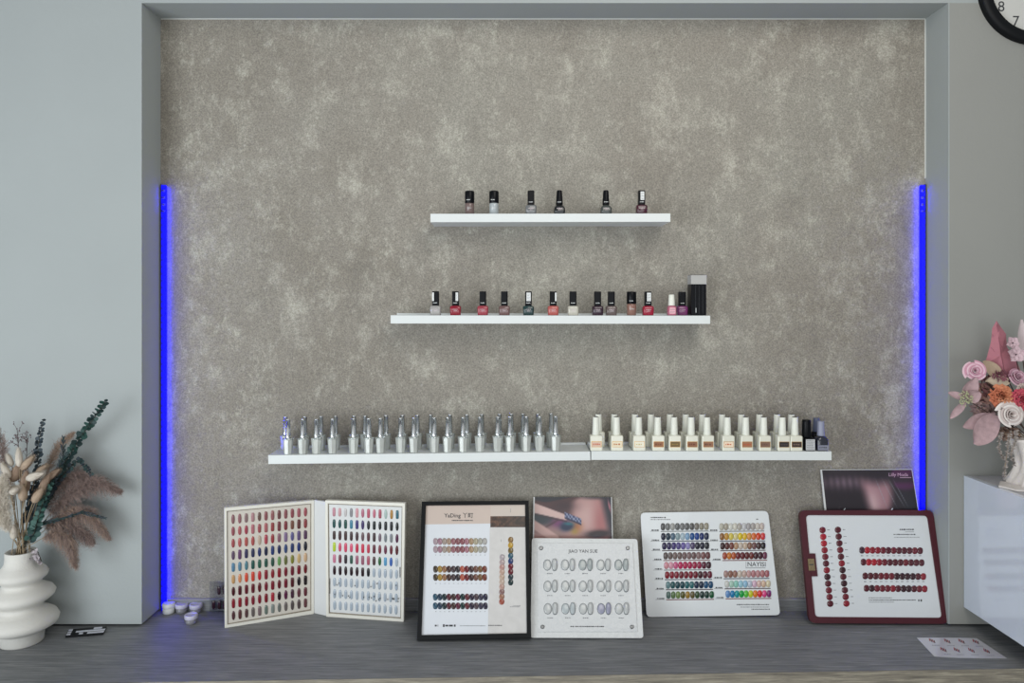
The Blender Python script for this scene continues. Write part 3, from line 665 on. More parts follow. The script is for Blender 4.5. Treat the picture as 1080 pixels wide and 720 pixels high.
for j in range(3):
    for i in range(5):
        y = (595.8, 618.2, 642.0)[j]; x = (577.2, 595.8, 614.4, 633.4, 652.2)[i]+j*0.25
        m = M_CLEARTIP
        if (j, i) == (2, 3): m = polish((166, 168, 192))
        elif (j, i) in ((0, 4), (0, 2)): m = polish((178, 186, 186))
        elif (j, i) == (2, 1): m = polish((194, 204, 208))
        else: m = polish((206, 210, 210))
        m = [m, M_RIM]; B.tip(x, y, 4.4, 6.0, m, 0.003, 2.1, w0=0.0032); B.tip(x+7.6, y-0.2, 3.0, 6.8, m, 0.0075, 2.5, w0=0.0032)
        B.dash(b, x-0.3, x+5.4, (604.8, 628.0, 651.6)[j], 1.2, 0.0033, 1, i+9*j)
b.build('small_print', [M_INK, M_INKG], B.t, B.off)

# --- rounded acrylic colour chart
B = lean(650.5, 540, 2.664, 0.005)
B.root('acrylic_colour_chart', 752, 650, 'white acrylic nail chart with rainbow rows of coloured tips in two columns', 'colour chart')
q = [(675.5, 540.5), (810, 538.5), (823, 648.5), (682, 650.5)]
B.slab(rcorners(q, 5), -0.0045, 0.0, 'acrylic_board', mat('frosted_acrylic', (220, 224, 226), 0.3, coat=0.3))
cols = {
 'L': [[(96,96,96),(120,122,120),(170,170,166),(104,106,106),(120,120,120),(98,98,98),(92,90,88),(128,122,112),(150,144,126),(164,156,136)],
       [(14,26,56),(20,52,72),(80,108,132),(140,166,172),(176,198,210),(130,170,206),(20,80,150),(22,66,150),(22,44,110),(20,34,72)],
       [(40,30,80),(48,36,92),(66,50,120),(84,70,140),(110,96,168),(150,140,200),(84,70,110),(28,26,50),(24,24,52),(24,28,40)],
       [(104,90,88),(112,96,92),(124,104,100),(116,94,90),(122,96,94),(132,104,104),(112,82,82),(140,110,108),(130,82,80),(110,60,62)],
       [(226,150,160),(230,160,180),(214,90,140),(200,30,90),(190,20,80),(186,16,78),(170,14,66),(160,20,70),(96,16,48),(64,14,36)],
       [(150,10,34),(150,12,40),(140,12,40),(120,12,36),(130,14,40),(138,18,44),(120,12,36),(70,12,26),(96,20,40),(110,16,44)],
       [(110,150,156),(34,92,96),(22,74,86),(20,72,84),(30,104,110),(44,112,116),(16,44,76),(18,42,70),(26,86,130),(22,76,118)],
       [(90,120,112),(104,134,84),(124,150,80),(96,92,30),(168,130,40),(104,92,50),(52,82,44),(18,52,48),(16,60,50),(16,94,50)]],
 'R': [[(196,192,176),(176,168,150),(224,224,214),(220,216,202),(184,178,168),(206,206,208),(176,172,172),(178,170,166),(212,204,194),(206,190,180)],
       [(156,104,50),(206,150,50),(226,206,80),(226,214,150),(236,206,20),(236,190,24),(228,150,60),(230,110,40),(230,70,30),(226,56,56)],
       [(64,34,36),(96,44,40),(128,66,54),(190,150,116),(210,194,178),(206,182,158),(146,102,80),(120,80,76),(70,40,38),(32,20,26)],
       [(176,74,50),(214,120,30),(190,84,40),(120,22,34),(110,26,36),(100,24,28),(118,40,32),(72,26,36),(70,22,40),(112,40,72)],
       None,
       [(176,140,130),(150,102,84),(160,112,94),(212,196,180),(206,176,164),(206,160,158),(190,124,128),(196,138,140),(186,118,120),(176,100,106)],
       [(216,216,210),(176,214,196),(150,214,196),(160,210,226),(150,196,226),(196,206,220),(226,186,206),(226,190,180),(226,190,160),(226,212,176)],
       [(96,146,206),(24,132,190),(20,160,160),(20,176,70),(90,206,60),(210,220,40),(244,130,30),(236,40,50),(236,70,140),(140,40,110)]]}
q_ = lambda x0, y0: (x0, y0)
ys = [555.5, 565.7, 575.6, 586.0, 596.1, 606.2, 616.8, 627.3]
x0L = [699.2, 699.6, 700.6, 702.0, 702.7, 703.6, 704.6, 705.0]; x1L = [745.0, 745.2, 745.6, 746.6, 747.5, 748.6, 749.6, 750.6]
x0R = [761.0, 761.4, 762.0, 764.3, 0, 765.6, 766.6, 767.6]; x1R = [803.6, 804.6, 805.0, 806.6, 0, 809.0, 810.2, 811.0]
n = 0; rest = MB(); rm = []; rails = MB(); pr = MB()
for side, X0, X1 in (('L', x0L, x1L), ('R', x0R, x1R)):
    for j, row in enumerate(cols[side]):
        if not row: continue
        yj = ys[j]-(1.0 if side == 'R' and j > 4 else 0)+(0 if j else -0.2)
        for i, cc in enumerate(row):
            x = X0[j]+(X1[j]-X0[j])*i/9.0; y = yj-0.4*(i/9.0)
            m = polish(cc)
            if n < 100: B.tip(x, y, 2.45, 3.9, m, 0.0045, 2.6, w0=0.0002)
            else:
                if m not in rm: rm.append(m)
                B.tip(x, y, 2.45, 3.9, m, 0.0045, 2.6, w0=0.0002, mb=rest, mi=rm.index(m))
            n += 1
        mm = 0
        y = yj+4.9
        rails.add([B.pt(X0[j]-2.4, y-0.45, 0.0006), B.pt(X0[j]-2.4, y+0.45, 0.0006), B.pt(X1[j]+2.4, y+0.05, 0.0006), B.pt(X1[j]+2.4, y-0.85, 0.0006)], [(0, 1, 2, 3)], j % 4)
        B.dash(pr, X0[j]-12, X0[j]-4.5, yj+3.6, 1.4, 0.0006, 0, j); B.shape(pr, [(X0[j]-13.5, yj+4.6), (X0[j]-13.5, yj+4.9), (X0[j]-4, yj+4.8), (X0[j]-4, yj+4.5)], 0.0006, 0)
tag(rest.build('nail_tips', rm, B.t, B.off), kind='stuff')
rails.build('row_rules', [plain((110, 112, 112)), plain((30, 40, 70)), plain((60, 30, 44)), plain((120, 60, 60))], B.t, B.off)
B.dash(pr, 686, 702.6, 545.5, 1.3, 0.0006, 0, 31); B.dash(pr, 686, 707, 547.7, 1.1, 0.0006, 1, 32); B.dash(pr, 797.6, 799.8, 547.3, 1.2, 0.0006, 0, 33)
B.dash(pr, 777, 811.5, 637.3, 1.1, 0.0006, 0, 34); B.dash(pr, 781, 811.6, 639.9, 0.9, 0.0006, 1, 35); B.dash(pr, 792.5, 811.8, 642.2, 1.0, 0.0006, 0, 36)
pr.build('small_print', [M_INK, M_INKG], B.t, B.off)
text_shapes(B, 'NAYISI', 788.0, 597.0, 6.6, 0.0006, mat('dark_grey_ink', (76, 80, 82), 0.5), 'brand_lettering', bold=0.01)
b = MB(); B.shape(b, [(786.6, 598.4), (786.6, 599.0), (807.2, 598.8), (807.2, 598.2)], 0.0006); B.shape(b, [(786.6, 592), (786.6, 598.9), (787.0, 598.9), (787.0, 592)], 0.0006); b.build('underline', M_INKG, B.t, B.off)

# --- dark portrait card behind the burgundy board
def portrait2(u, v):
    v = v*3.6
    c = (44, 38, 44)
    c = mixc(c, (118, 100, 112), 0.9*blob(u, v, 0.24, 0.30, 0.30, 0.16, 0.0)*(0.8+0.2*math.sin(u*90)))
    c = mixc(c, (56, 50, 56), blob(u, v, 0.2, 0.0, 0.3, 0.1))
    k = ss(0.0, 0.14, u-0.40+0.08*abs(v-0.9))*ss(0.0, 0.12, 0.74-u+0.06*math.sin(v*3))*ss(0.16, 0.5, v+0.4*abs(u-0.6))
    c = mixc(c, mixc((160, 120, 128), (196, 164, 168), blob(u, v, 0.52, 0.85, 0.08, 0.4)), k)
    c = mixc(c, (44, 34, 40), min(1, 1.3*blob(u, v, 0.48, 1.06, 0.12, 0.07, 0.2)))
    c = mixc(c, (150, 120, 124), 0.7*blob(u, v, 0.38, 1.12, 0.08, 0.05))
    for (a0, s0) in ((0.68, 0.17), (0.75, 0.2), (0.80, 0.18), (0.60, 0.12)):
        c = mixc(c, (150, 160, 168), 0.55*ss(0.008, 0.0, abs(u-a0-s0*(v-0.35)))*ss(0.15, 0.4, v)*ss(1.0, 0.7, v))
    k = ss(0.22, 0.16, math.hypot((u-0.90)*1.4, (v-0.18)*0.55)); c = mixc(c, (92, 40, 88), 0.75*k*(0.6+0.4*math.sin(v*20)))
    c = mixc(c, (30, 40, 48), 0.5*ss(0.8, 1.0, u)*ss(0.4, 0.9, v))
    return c
B = lean(652, 494.8, 2.664, 0.006)
B.root('portrait_card', 925, 652, 'dark printed card with a brunette woman and purple corner, behind burgundy board', 'poster')
q = [(867, 495.6), (961.5, 495.2), (986, 652), (884, 652)]
B.slab([(865.4, 495), (962.0, 494.6), (987, 652), (882, 652)], -0.005, -0.0002, 'card_board', mat('card_white_edge', (214, 216, 216), 0.5))
photo_print(B, q, 0.0, portrait2, 100, 160, 'card_print')
text_shapes(B, 'Lilly Moda', 937.0, 502.0, 5.0, 0.0006, mat('pink_ink', (206, 170, 196), 0.5), 'brand_lettering')
b = MB(); B.shape(b, [(949, 503.2), (949, 503.7), (961, 503.7), (961, 503.2)], 0.0006); b.build('underline', mat('pink_ink', (206, 170, 196), 0.5), B.t, B.off)

# --- burgundy framed board
B = lean(658, 538, 2.626, 0.014)
B.root('framed_nail_chart', 925, 658, 'burgundy framed board with white sheet of red nail tips and brass clasp', 'framed chart')
M_BURG = mat('burgundy_plastic', (74, 22, 34), 0.35, noise=0.1)
q = [(842.6, 538), (983.4, 537.6), (999.8, 657.6), (853.6, 656.8)]
B.slab(rcorners(q, 7), -0.012, -0.002, 'case_back', M_BURG)
inn = [(849.6, 543.0), (977.6, 543.6), (993.2, 651.2), (859.6, 650.2)]
B.ring(rcorners(q, 7), rcorners(inn, 4), -0.002, 0.003, 'case_rim', M_BURG)
B.slab(rcorners(inn, 4), -0.002, -0.0008, 'chart_sheet', mat('sheet_white', (212, 216, 219), 0.4))
B.slab([(853.0, 583.4), (859.4, 583.4), (862.0, 607.4), (855.2, 607.4)], -0.0007, 0.0040, 'clasp_block', M_BURG)
B.slab([(851.2, 588.8), (857.8, 588.8), (859.2, 601.2), (852.4, 601.2)], 0.0041, 0.0062, 'brass_clasp', mat('worn_brass', (146, 128, 96), 0.4, metal=0.4, noise=0.3, nscale=200))
b = MB(); B.dash(b, 852.8, 857.4, 595, 1.6, 0.0064, 0, 3); b.build('clasp_mark', M_INK, B.t, B.off)
rc = {'r': (150, 20, 40), 'R': (186, 20, 42), 'd': (92, 20, 36), 'b': (60, 16, 30), 'm': (120, 22, 40), 'p': (70, 34, 50)}
pr = MB()
for k, ch in enumerate('mRRrmdrbdmmd'): B.tip(867.6+k*0.74, 558.8+k*7.06, 3.5, 3.5, polish(rc[ch]), 0.003, 2.0, w0=-0.0007); B.dash(pr, 872.6+k*0.74, 875.4+k*0.74, 558.6+k*7.06, 0.8, -0.0006, 0, k)
for k, ch in enumerate('dddmdrbdbdmr'): B.tip(883.8+k*0.82, 558.6+k*7.06, 3.5, 3.5, polish(rc[ch]), 0.003, 2.0, w0=-0.0007); B.dash(pr, 889.0+k*0.82, 891.8+k*0.82, 558.4+k*7.06, 0.8, -0.0006, 0, k+20)
for yy, x0, row in ((580.0, 909.2, 'pRrrmdmdddmd'), (592.6, 910.8, 'dRRrmdddmddd'), (607.2, 912.6, 'dddmmmbbbbdr'), (620.2, 914.0, 'dbmmmrdbbdmr')):
    for k, ch in enumerate(row):
        B.tip(x0+k*5.58, yy+(0.06*k), 3.0, 3.7, polish(rc[ch]), 0.003, 2.4, w0=-0.0007)
        if yy in (580.0, 607.2): B.dash(pr, x0+k*5.58-1.2, x0+k*5.58+1.4, yy+5.9, 0.9, -0.0006, 0, k+40)
B.dash(pr, 949, 964, 558.2, 1.6, -0.0006, 0, 60); B.dash(pr, 955, 964, 560.6, 0.9, -0.0006, 1, 61); B.dash(pr, 942.5, 966, 563.4, 1.2, -0.0006, 0, 62); B.dash(pr, 943, 970, 566.4, 0.9, -0.0006, 1, 63)
B.dash(pr, 916.5, 941, 630.2, 0.9, -0.0006, 0, 64); B.dash(pr, 916.5, 966, 632.6, 1.0, -0.0006, 0, 65); B.dash(pr, 916.5, 943, 634.8, 0.9, -0.0006, 1, 66); B.dash(pr, 968.5, 972.5, 633, 2.4, -0.0006, 0, 67)
pr.build('small_print', [M_INK, M_INKG], B.t, B.off)
for x in (890.0, 940.0): B.slab([(x, 537.2), (x+1.6, 535.4), (x+2.2, 536.2), (x+0.6, 538.2)], -0.004, -0.002, 'hinge_pin', M_CHROME)

# ---------------------------------------------------------------- things lying on the worktop
FL = Board((0, 2.4, ZC+0.0006), (0, 0, 1))
FL.root('sticker_sheet', 1012, 683, 'glossy white sheet with eight small red prints lying before the white cabinet', 'sheet', z=ZC)
FL.slab([(966.8, 672.2), (985.4, 692.0), (1010, 693.4), (1062, 694), (1030, 672.8), (1000, 672.2)], -0.0003, 0.0003, 'paper_sheet', mat('glossy_paper', (196, 196, 204), 0.2, coat=0.4))
b = MB()
for i, (x, y) in enumerate(((982, 675.2), (998, 675.6), (1013, 675.8), (1028, 676.2), (994, 684.6), (1008, 685.0), (1023.5, 685.4), (1039.5, 686.0))):
    rnd = random.Random(i)
    for k in range(4):
        xx = x-2.5+k*1.7; yy = y-1+k*0.7; FL.shape(b, [(xx, yy-1.2), (xx+1.0, yy+1.8), (xx+2.0, yy+1.8), (xx+0.9, yy-1.3)], 0.0006, k % 2)
    FL.dash(b, x+1, x+9, y+5.2, 0.7, 0.0006, 2, i)
b.build('red_prints', [plain((150, 40, 50)), plain((90, 40, 50)), M_INKG], FL.t, FL.off)

F2 = Board((0, 2.4, ZC+0.008), (0, 0, 1))
F2.root('sample_card', 90, 667, 'small black card with white printed marks lying on worktop beside vase', 'card', z=ZC)
qq = [(72.5, 663.4), (112.5, 660.2), (108.6, 667.0), (69.0, 670.2)]
F2.slab(qq[::-1], -0.0074, 0.0, 'card_block', M_FRAME)
b = MB(); rnd = random.Random(5)
for j in range(3):
    for i in range(9):
        u, v = (i+0.1)/9, (j+0.12)/3
        if rnd.random() < (0.92 if i > 5 else 0.68):
            F2.shape(b, [lerp2(qq, u, v), lerp2(qq, u, v+0.27), lerp2(qq, u+0.11, v+0.27), lerp2(qq, u+0.11, v)], 0.0004)
b.build('white_marks', mat('card_marks', (200, 202, 212), 0.4), F2.t, F2.off)

def pot(x, y, label, s=1.0, low=False):
    X, Y = onC(x, y)
    t = thing('cream_pot', (X, Y, ZC+0.0003), label, 'cream pot', 'small white lidded pots by the blue light strip')
    if low:
        b = MB(); b.lathe([(0.018*s, 0), (0.0205*s, 0.002), (0.0205*s, 0.022)], 28); b.build('pot_body', mat('pot_white', (205, 208, 208), 0.35), t)
        b = MB(); b.lathe([(0.0215*s, 0.022), (0.0218*s, 0.023), (0.0218*s, 0.033), (0.019*s, 0.036), (0.01*s, 0.0365)], 28); b.build('pot_lid', mat('lid_white', (216, 218, 224), 0.3), t)
    else:
        b = MB(); b.lathe([(0.0165*s, 0), (0.0190*s, 0.002), (0.0195*s, 0.018)], 28); b.build('pot_body', mat('frosted_pot', (150, 150, 158), 0.25, trans=0.3), t)
        b = MB()
        n = 40; prof = [(0.0210, 0.017), (0.0218, 0.0185), (0.0218, 0.0285), (0.0205, 0.031), (0.016, 0.0305), (0.0155, 0.0295), (0.006, 0.0295)]
        b.loft([[((r+(0.0004 if k % 2 and 1 < i < 4 else 0))*s*math.cos(2*PI*k/n), (r+(0.0004 if k % 2 and 1 < i < 4 else 0))*s*math.sin(2*PI*k/n), z) for k in range(n)] for i, (r, z) in enumerate(prof)], 0, True, True)
        b.build('pot_lid', mat('lid_lilac_white', (200, 198, 218), 0.3, noise=0.15, nscale=150), t)
pot(178.0, 646.0, 'solid white lidded pot nearest the blue light strip', low=True)
pot(191.6, 645.2, 'small frosted pot with white lid, middle of three against recess wall')
pot(206.6, 645.6, 'small frosted pot with white lid, rightmost of three against recess wall', 1.0)
pot(201.6, 657.0, 'small frosted pot with white lid standing alone in front of the other pots', 1.0)

# ---------------------------------------------------------------- wall clock (cut by the frame corner)
cc = P(1094.4, -14.9, YF-0.018); K = (YF-0.018)/F
t = thing('wall_clock', (cc.x, YF, cc.z), 'round wall clock with wide black rim and white face on right wall', 'clock')
def ringy(prof, n=72):      # profile (radius, y)
    return [[(r*math.cos(2*PI*k/n), y, r*math.sin(2*PI*k/n)) for k in range(n)] for r, y in prof]
R1 = 60.9*K; R0 = 48.6*K
b = MB(); b.loft(ringy([(R1, -0.0005), (R1, -0.018), (R1-0.006, -0.026), (R0+0.006, -0.026), (R0, -0.018), (R0, -0.008)]), 0, False, True); b.build('clock_rim', M_FRAME, t)
b = MB(); b.loft(ringy([(R0+0.003, -0.0008), (R0+0.003, -0.009)]), 0, True); b.build('clock_face', mat('clock_white', (200, 200, 196), 0.4), t)
for h in range(1, 13):
    cu = bpy.data.curves.new('txt', 'FONT'); cu.body = str(h); cu.size = 0.050; cu.align_x = 'CENTER'; cu.align_y = 'CENTER'; cu.resolution_u = 3
    o = bpy.data.objects.new('txt', cu); COL.objects.link(o)
    me = bpy.data.meshes.new_from_object(o.evaluated_get(bpy.context.evaluated_depsgraph_get())); a = 2*PI*h/12; rr = 42.2*K
    b = MB(); b.add([(v.co.x+rr*math.sin(a), -0.0094, v.co.y+rr*math.cos(a)) for v in me.vertices], [tuple(p.vertices) for p in me.polygons]); bpy.data.objects.remove(o)
    b.build('numeral', M_INK, t)
for nm, a, l, w in (('hour_hand', 0.9, 0.07, 0.004), ('minute_hand', 2.2*0+0.1, 0.10, 0.003)):
    b = MB(); d = Vector((math.sin(a), 0, math.cos(a))); s_ = Vector((math.cos(a), 0, -math.sin(a)))
    pts = [-d*0.015-s_*w, -d*0.015+s_*w, d*l+s_*w*0.5, d*l-s_*w*0.5]
    b.loft([[p+Vector((0, -0.0125, 0)) for p in pts], [p+Vector((0, -0.014, 0)) for p in pts]]); b.build(nm, M_INK, t)

# ---------------------------------------------------------------- white glossy cabinet
cxl = (1016.6-CX)*(YF-0.002)/F; ctz = CAM.z-(501.4-CY)*(YF-0.002)/F; cbz = CAM.z-(639.8-CY)*(YF-0.002)/F
M_GLOSS = mat('white_gloss_panel', (206, 214, 228), 0.12, coat=0.6)
M_MATT = mat('white_matt_panel', (176, 176, 182), 0.5)
x1 = cxl+0.80; y0c = 2.225
t = thing('cabinet', ((cxl+x1)/2, 2.40, ZC), 'white gloss cabinet on short black feet at right end of worktop', 'cabinet'); off = Vector(((cxl+x1)/2, 2.40, ZC))
b = MB(); b.box((cxl, y0c, cbz), (cxl+0.018, YF-0.002, ctz)); b.build('side_panel', M_GLOSS, t, off)
b = MB(); b.box((x1-0.018, y0c, cbz), (x1, YF-0.002, ctz)); b.build('side_panel', M_GLOSS, t, off)
b = MB(); b.box((cxl+0.0185, y0c, ctz-0.018), (x1-0.0185, YF-0.002, ctz-0.0005)); b.build('top_panel', M_MATT, t, off)
b = MB(); b.box((cxl+0.0185, y0c, cbz), (x1-0.0185, YF-0.002, cbz+0.018)); b.build('bottom_panel', M_MATT, t, off)
b = MB(); b.box((cxl+0.0185, YF-0.010, cbz+0.018), (x1-0.0185, YF-0.002, ctz-0.018)); b.build('back_panel', M_MATT, t, off)
for k in range(2):
    xa_ = cxl+0.003+k*0.399
    b = MB(); b.box((xa_, y0c-0.020, cbz), (xa_+0.395, y0c-0.0005, ctz)); d_ = b.build('door', M_GLOSS, t, off)
    b = MB(); xh = xa_+(0.36 if k == 0 else 0.03); b.box((xh, y0c-0.038, cbz+0.16), (xh+0.012, y0c-0.0205, cbz+0.30), 0, 0.002); b.build('handle', M_CHROME, d_, (0, 0, 0)) if False else b.build('handle', M_CHROME, d_, off)
for xx in (cxl+0.065, x1-0.06):
    for yy in (2.34, YF-0.045):
        xx = xx+(0.09 if yy < 2.4 and xx < 2 else 0)
        b = MB(); b.lathe([(0.022, ZC+0.0004), (0.024, ZC+0.004), (0.020, ZC+0.030), (0.026, cbz-0.004), (0.026, cbz)], 20, c=(xx, yy)); b.build('foot', M_FRAME, t, off)

# ---------------------------------------------------------------- plants
def petal(b, base, tip, width, normal, cup=0.25, mi=0, nu=5, nv=6, pw=0.6, curl=0.0, ruff=0.0, seed=0):
    base = Vector(base); tip = Vector(tip); ax = tip-base; L = ax.length; ax.normalize()
    nrm = Vector(normal); nrm = (nrm-ax*nrm.dot(ax)).normalized(); sd = ax.cross(nrm); rnd = random.Random(seed)
    ph = rnd.uniform(0, 6)
    vs = []
    for i in range(nv+1):
        s_ = i/nv; wd = width/2*(math.sin(PI*min(1, (0.06+0.90*s_)**pw))**0.75)
        for j in range(nu+1):
            q_ = 2*j/nu-1
            p = base+ax*L*s_+sd*wd*q_+nrm*(cup*width*(q_*q_-0.4)*0.6+curl*L*s_*s_+ruff*width*math.sin(3*q_+5*s_+ph)*s_)
            vs.append(p)
    fs = [(i*(nu+1)+j, i*(nu+1)+j+1, (i+1)*(nu+1)+j+1, (i+1)*(nu+1)+j) for i in range(nv) for j in range(nu)]
    b.add(vs, fs, mi, True)
def bez(p0, p1, p2, n=8):
    p0, p1, p2 = Vector(p0), Vector(p1), Vector(p2)
    return [p0*(1-k/n)**2+p1*2*(k/n)*(1-k/n)+p2*(k/n)**2 for k in range(n+1)]
# vase with three stacked rings
VY = 2.418; kx = VY/F; VX = (22.5-CX)*kx
M_VASE = mat('matte_cream_ceramic', (206, 204, 198), 0.75, bump=0.25, bscale=160)
vt = thing('wavy_vase', (VX, VY, ZC), 'matte cream ceramic vase with wavy stacked rings at left end of worktop', 'vase')
prof = [(0, 19.5), (1.5, 20.6), (11, 20.8), (14, 22.5), (17.5, 28.5), (21.5, 33.5), (26.5, 35.4), (31, 33.5), (35, 27.5), (38, 21.8), (40.5, 20.0), (43, 21.2), (46.5, 26.5), (50, 30.6), (53.5, 31.4), (57.5, 28.5), (61, 22.5), (63.5, 18.5), (65.5, 17.8), (68, 19.5), (71.5, 23.6), (75, 25.0), (79, 22.8), (83, 18.0), (87, 15.2), (92, 14.6), (97, 14.8), (99, 14.6)]
b = MB(); n = 48; rings = []
for z, r in prof:
    ring = []; z = z if z < 12 else z-3*min(1, (z-12)/10)
    for k in range(n):
        a = 2*PI*k/n; wob = 1+0.03*math.sin(a*1+z*0.12); zz = z*kx+(0.02*r*kx*math.cos(a) if 14 < z < 84 else 0)
        ring.append((r*kx*wob*math.cos(a), r*kx*wob*math.sin(a), zz))
    rings.append(ring)
b.loft(rings, 0, False, True)
inner = [[(x*0.84, y*0.84, z) for x, y, z in rings[-1]]]+[[(x*0.84, y*0.84, z-0.05) for x, y, z in rings[-1]]]
b.loft([rings[-1]]+inner, 0, False, True)
b.f.append(tuple(range(n))[::-1]); b.m.append(0); b.sm.append(False)
nn = len(b.v); b.f.append(tuple(range(nn-n, nn))); b.m.append(0); b.sm.append(False)
b.build('vase_body', M_VASE, vt)
VTOP = ZC+96*kx
def mouth(i, n_):      # a place inside the vase mouth
    a = 2.4*i; r = 0.008+0.024*math.sqrt((i % n_+0.5)/n_)
    return Vector((VX+r*math.cos(a), VY+r*math.sin(a), VTOP-0.035))
cnt = [0]
def nextmouth(): cnt[0] += 1; return mouth(cnt[0], 22)
def plant(name, label, cat, group=None):
    m0 = nextmouth(); t = thing(name, m0, label, cat, group); return t, m0
M_STEM = mat('straw_stem', (150, 132, 106), 0.8); M_STEMG = mat('dark_stem', (58, 58, 50), 0.8); M_TWIG = mat('dark_twig', (70, 52, 48), 0.8)
def at(x, y, dy=0.0): return P(x, y, VY+dy)
def eucalyptus(pts, leaf, label, mats, fac=1.0, seed=0, narrow=False, r_=None):
    t, m0 = plant('eucalyptus_branch', label, 'branch', 'eucalyptus branches in the wavy vase'); rnd = random.Random(seed)
    path = [m0, Vector((m0.x*0.4+VX*0.6, VY, VTOP+0.005))]+[at(*p) for p in pts]
    sm = []
    for i in range(len(path)-1):
        for k in range(5): sm.append(path[i].lerp(path[i+1], k/5))
    sm.append(path[-1])
    b = MB(); b.tube(sm, [0.0022*(1-0.7*i/len(sm)) for i in range(len(sm))], 6); b.build('stem', M_STEMG, t, m0)
    b = MB(); L = 0.0; nxt = 0.0; flip = False
    i0 = 8
    for i in range(i0, len(sm)-1):
        seg = (sm[i+1]-sm[i]); d = seg.normalized(); l = seg.length; L0 = L
        while nxt < L+l:
            p = sm[i]+d*(nxt-L); s_ = (i-i0)/(len(sm)-i0); size = leaf*(1.0-0.45*s_)*rnd.uniform(0.85, 1.15)
            a = rnd.uniform(-0.5, 0.5)+(PI/2 if flip else 0); flip = not flip
            for sgn in (1, -1):
                side = Vector((math.cos(a), math.sin(a)*0.8, 0.15)).normalized(); side = (side-d*side.dot(d)).normalized()*sgn
                tipp = p+side*size*0.95+d*size*(0.45 if not narrow else 1.4)
                petal(b, p+side*size*0.08, tipp, size*(1.02 if not narrow else 0.45), Vector((rnd.uniform(-.6, .6), -1, rnd.uniform(-.2, 1.0))), 0.06, rnd.randrange(len(mats)), 6, 8, 0.95)
            nxt += leaf*0.60*fac
        L += l
    b.build('leaves', mats, t, m0)
MG = [mat('eucalyptus_green', (38, 72, 66), 0.6), mat('eucalyptus_dark', (26, 52, 52), 0.6), mat('eucalyptus_pale', (60, 96, 88), 0.6)]
MD = [mat('blue_black_leaf', (34, 46, 54), 0.6), mat('slate_leaf', (44, 58, 66), 0.6)]
eucalyptus([(44, 530, 0.03), (66, 492, 0.05), (84, 462, 0.04), (98, 442, 0.02), (111, 423, 0.0)], 0.0225, 'tallest dark green eucalyptus branch leaning right out of the vase', MG[:2], 0.62, 1)
eucalyptus([(34, 530, 0.0), (40, 500, 0.0), (40, 470, 0.0), (46, 442, 0.0)], 0.0200, 'upright slate coloured eucalyptus branch behind the bunny tails', MD, 0.75, 2)
eucalyptus([(36, 562, -0.03), (42, 540, -0.04), (48, 520, -0.03), (56, 505, 0.0)], 0.0200, 'low dense green eucalyptus branch just above the vase mouth', [MG[0], MG[2], MG[1]], 0.7, 3)
eucalyptus([(44, 552, -0.02), (62, 548, -0.02), (86, 540, 0.0), (110, 546, 0.02)], 0.013, 'thin eucalyptus branch with small leaves reaching right amid brown plumes', [MG[1], MD[1]], 0.9, 4, True)
eucalyptus([(46, 530, 0.0), (60, 500, 0.0), (66, 482, 0.0), (67, 462, 0.0)], 0.015, 'short dark leafy sprig with bare pointed tip between eucalyptus branches', [MG[1], MD[0]], 0.8, 5, True)
eucalyptus([(50, 520, 0.02), (72, 494, 0.02), (84, 484, 0.02), (96, 500, 0.03)], 0.017, 'curved dark sprig hanging right below the tallest branch', [MG[1], MD[0]], 0.85, 6)
eucalyptus([(36, 555, -0.01), (46, 532, 0.02), (54, 512, 0.02), (62, 500, 0.03)], 0.020, 'bluish green eucalyptus branch in the heart of the bouquet', MG, 0.7, 8)
# brown plumes
def plume(pts, label, col, n, spread, length, seed, thick=0.00055, droop=0.5, cat='dried grass', name='pampas_plume'):
    t, m0 = plant(name, label, cat, 'dried plumes in the wavy vase'); rnd = random.Random(seed); n = int(n*2.0); thick *= 0.62
    path = [m0, Vector((m0.x*0.4+VX*0.6, VY, VTOP+0.005))]+[at(*p) for p in pts]; sm = []
    for i in range(len(path)-1):
        for k in range(6): sm.append(path[i].lerp(path[i+1], k/6))
    sm.append(path[-1])
    b = MB(); b.tube(sm, [0.0016*(1-0.7*i/len(sm)) for i in range(len(sm))], 5); b.build('stem', M_STEM, t, m0)
    b = MB(); i0 = int(len(sm)*0.42)
    for k in range(n):
        u = rnd.uniform(i0, len(sm)-1.01); i = int(u); p = sm[i].lerp(sm[i+1], u-i); d = (sm[i+1]-sm[i]).normalized()
        env = math.sin(PI*min(1, 0.12+0.88*(u-i0)/(len(sm)-1-i0)))**0.6
        q_ = Vector((rnd.gauss(0, 1), rnd.gauss(0, 1)*0.7, rnd.gauss(0, 1))).normalized()
        l = length*env*rnd.uniform(0.5, 1.1); e = p+d*l*0.45+q_*l*(spread+0.25); mid_ = (p+e)/2+q_*l*0.12; e = e-Vector((0, 0, droop*l*0.6))
        w_ = Vector((rnd.uniform(-1, 1), rnd.uniform(-.3, .3), rnd.uniform(-1, 1))).normalized()*thick
        if e.y > YF-0.004: e.y = YF-0.004
        if mid_.y > YF-0.004: mid_.y = YF-0.004
        b.add([p-w_, p+w_, mid_+w_*1.6, e, mid_-w_*1.6], [(0, 1, 2, 4), (4, 2, 3)], rnd.randrange(len(col)))
        for s_ in range(3):
            g = p.lerp(e, rnd.uniform(0.35, 1.0)); h_ = g+Vector((rnd.gauss(0, 1), rnd.gauss(0, .5), rnd.gauss(0, 1)-0.4))*0.006
            if h_.y > YF-0.003: h_.y = YF-0.003
            b.add([g-w_*1.4, g+w_*1.4, h_], [(0, 1, 2)], rnd.randrange(len(col)))
    b.build('plume', col, t, m0)
MB1 = [mat('mauve_brown_grass', (132, 114, 108), 0.9), mat('dusky_grass', (106, 92, 88), 0.9), mat('pinkish_grass', (150, 128, 120), 0.9)]
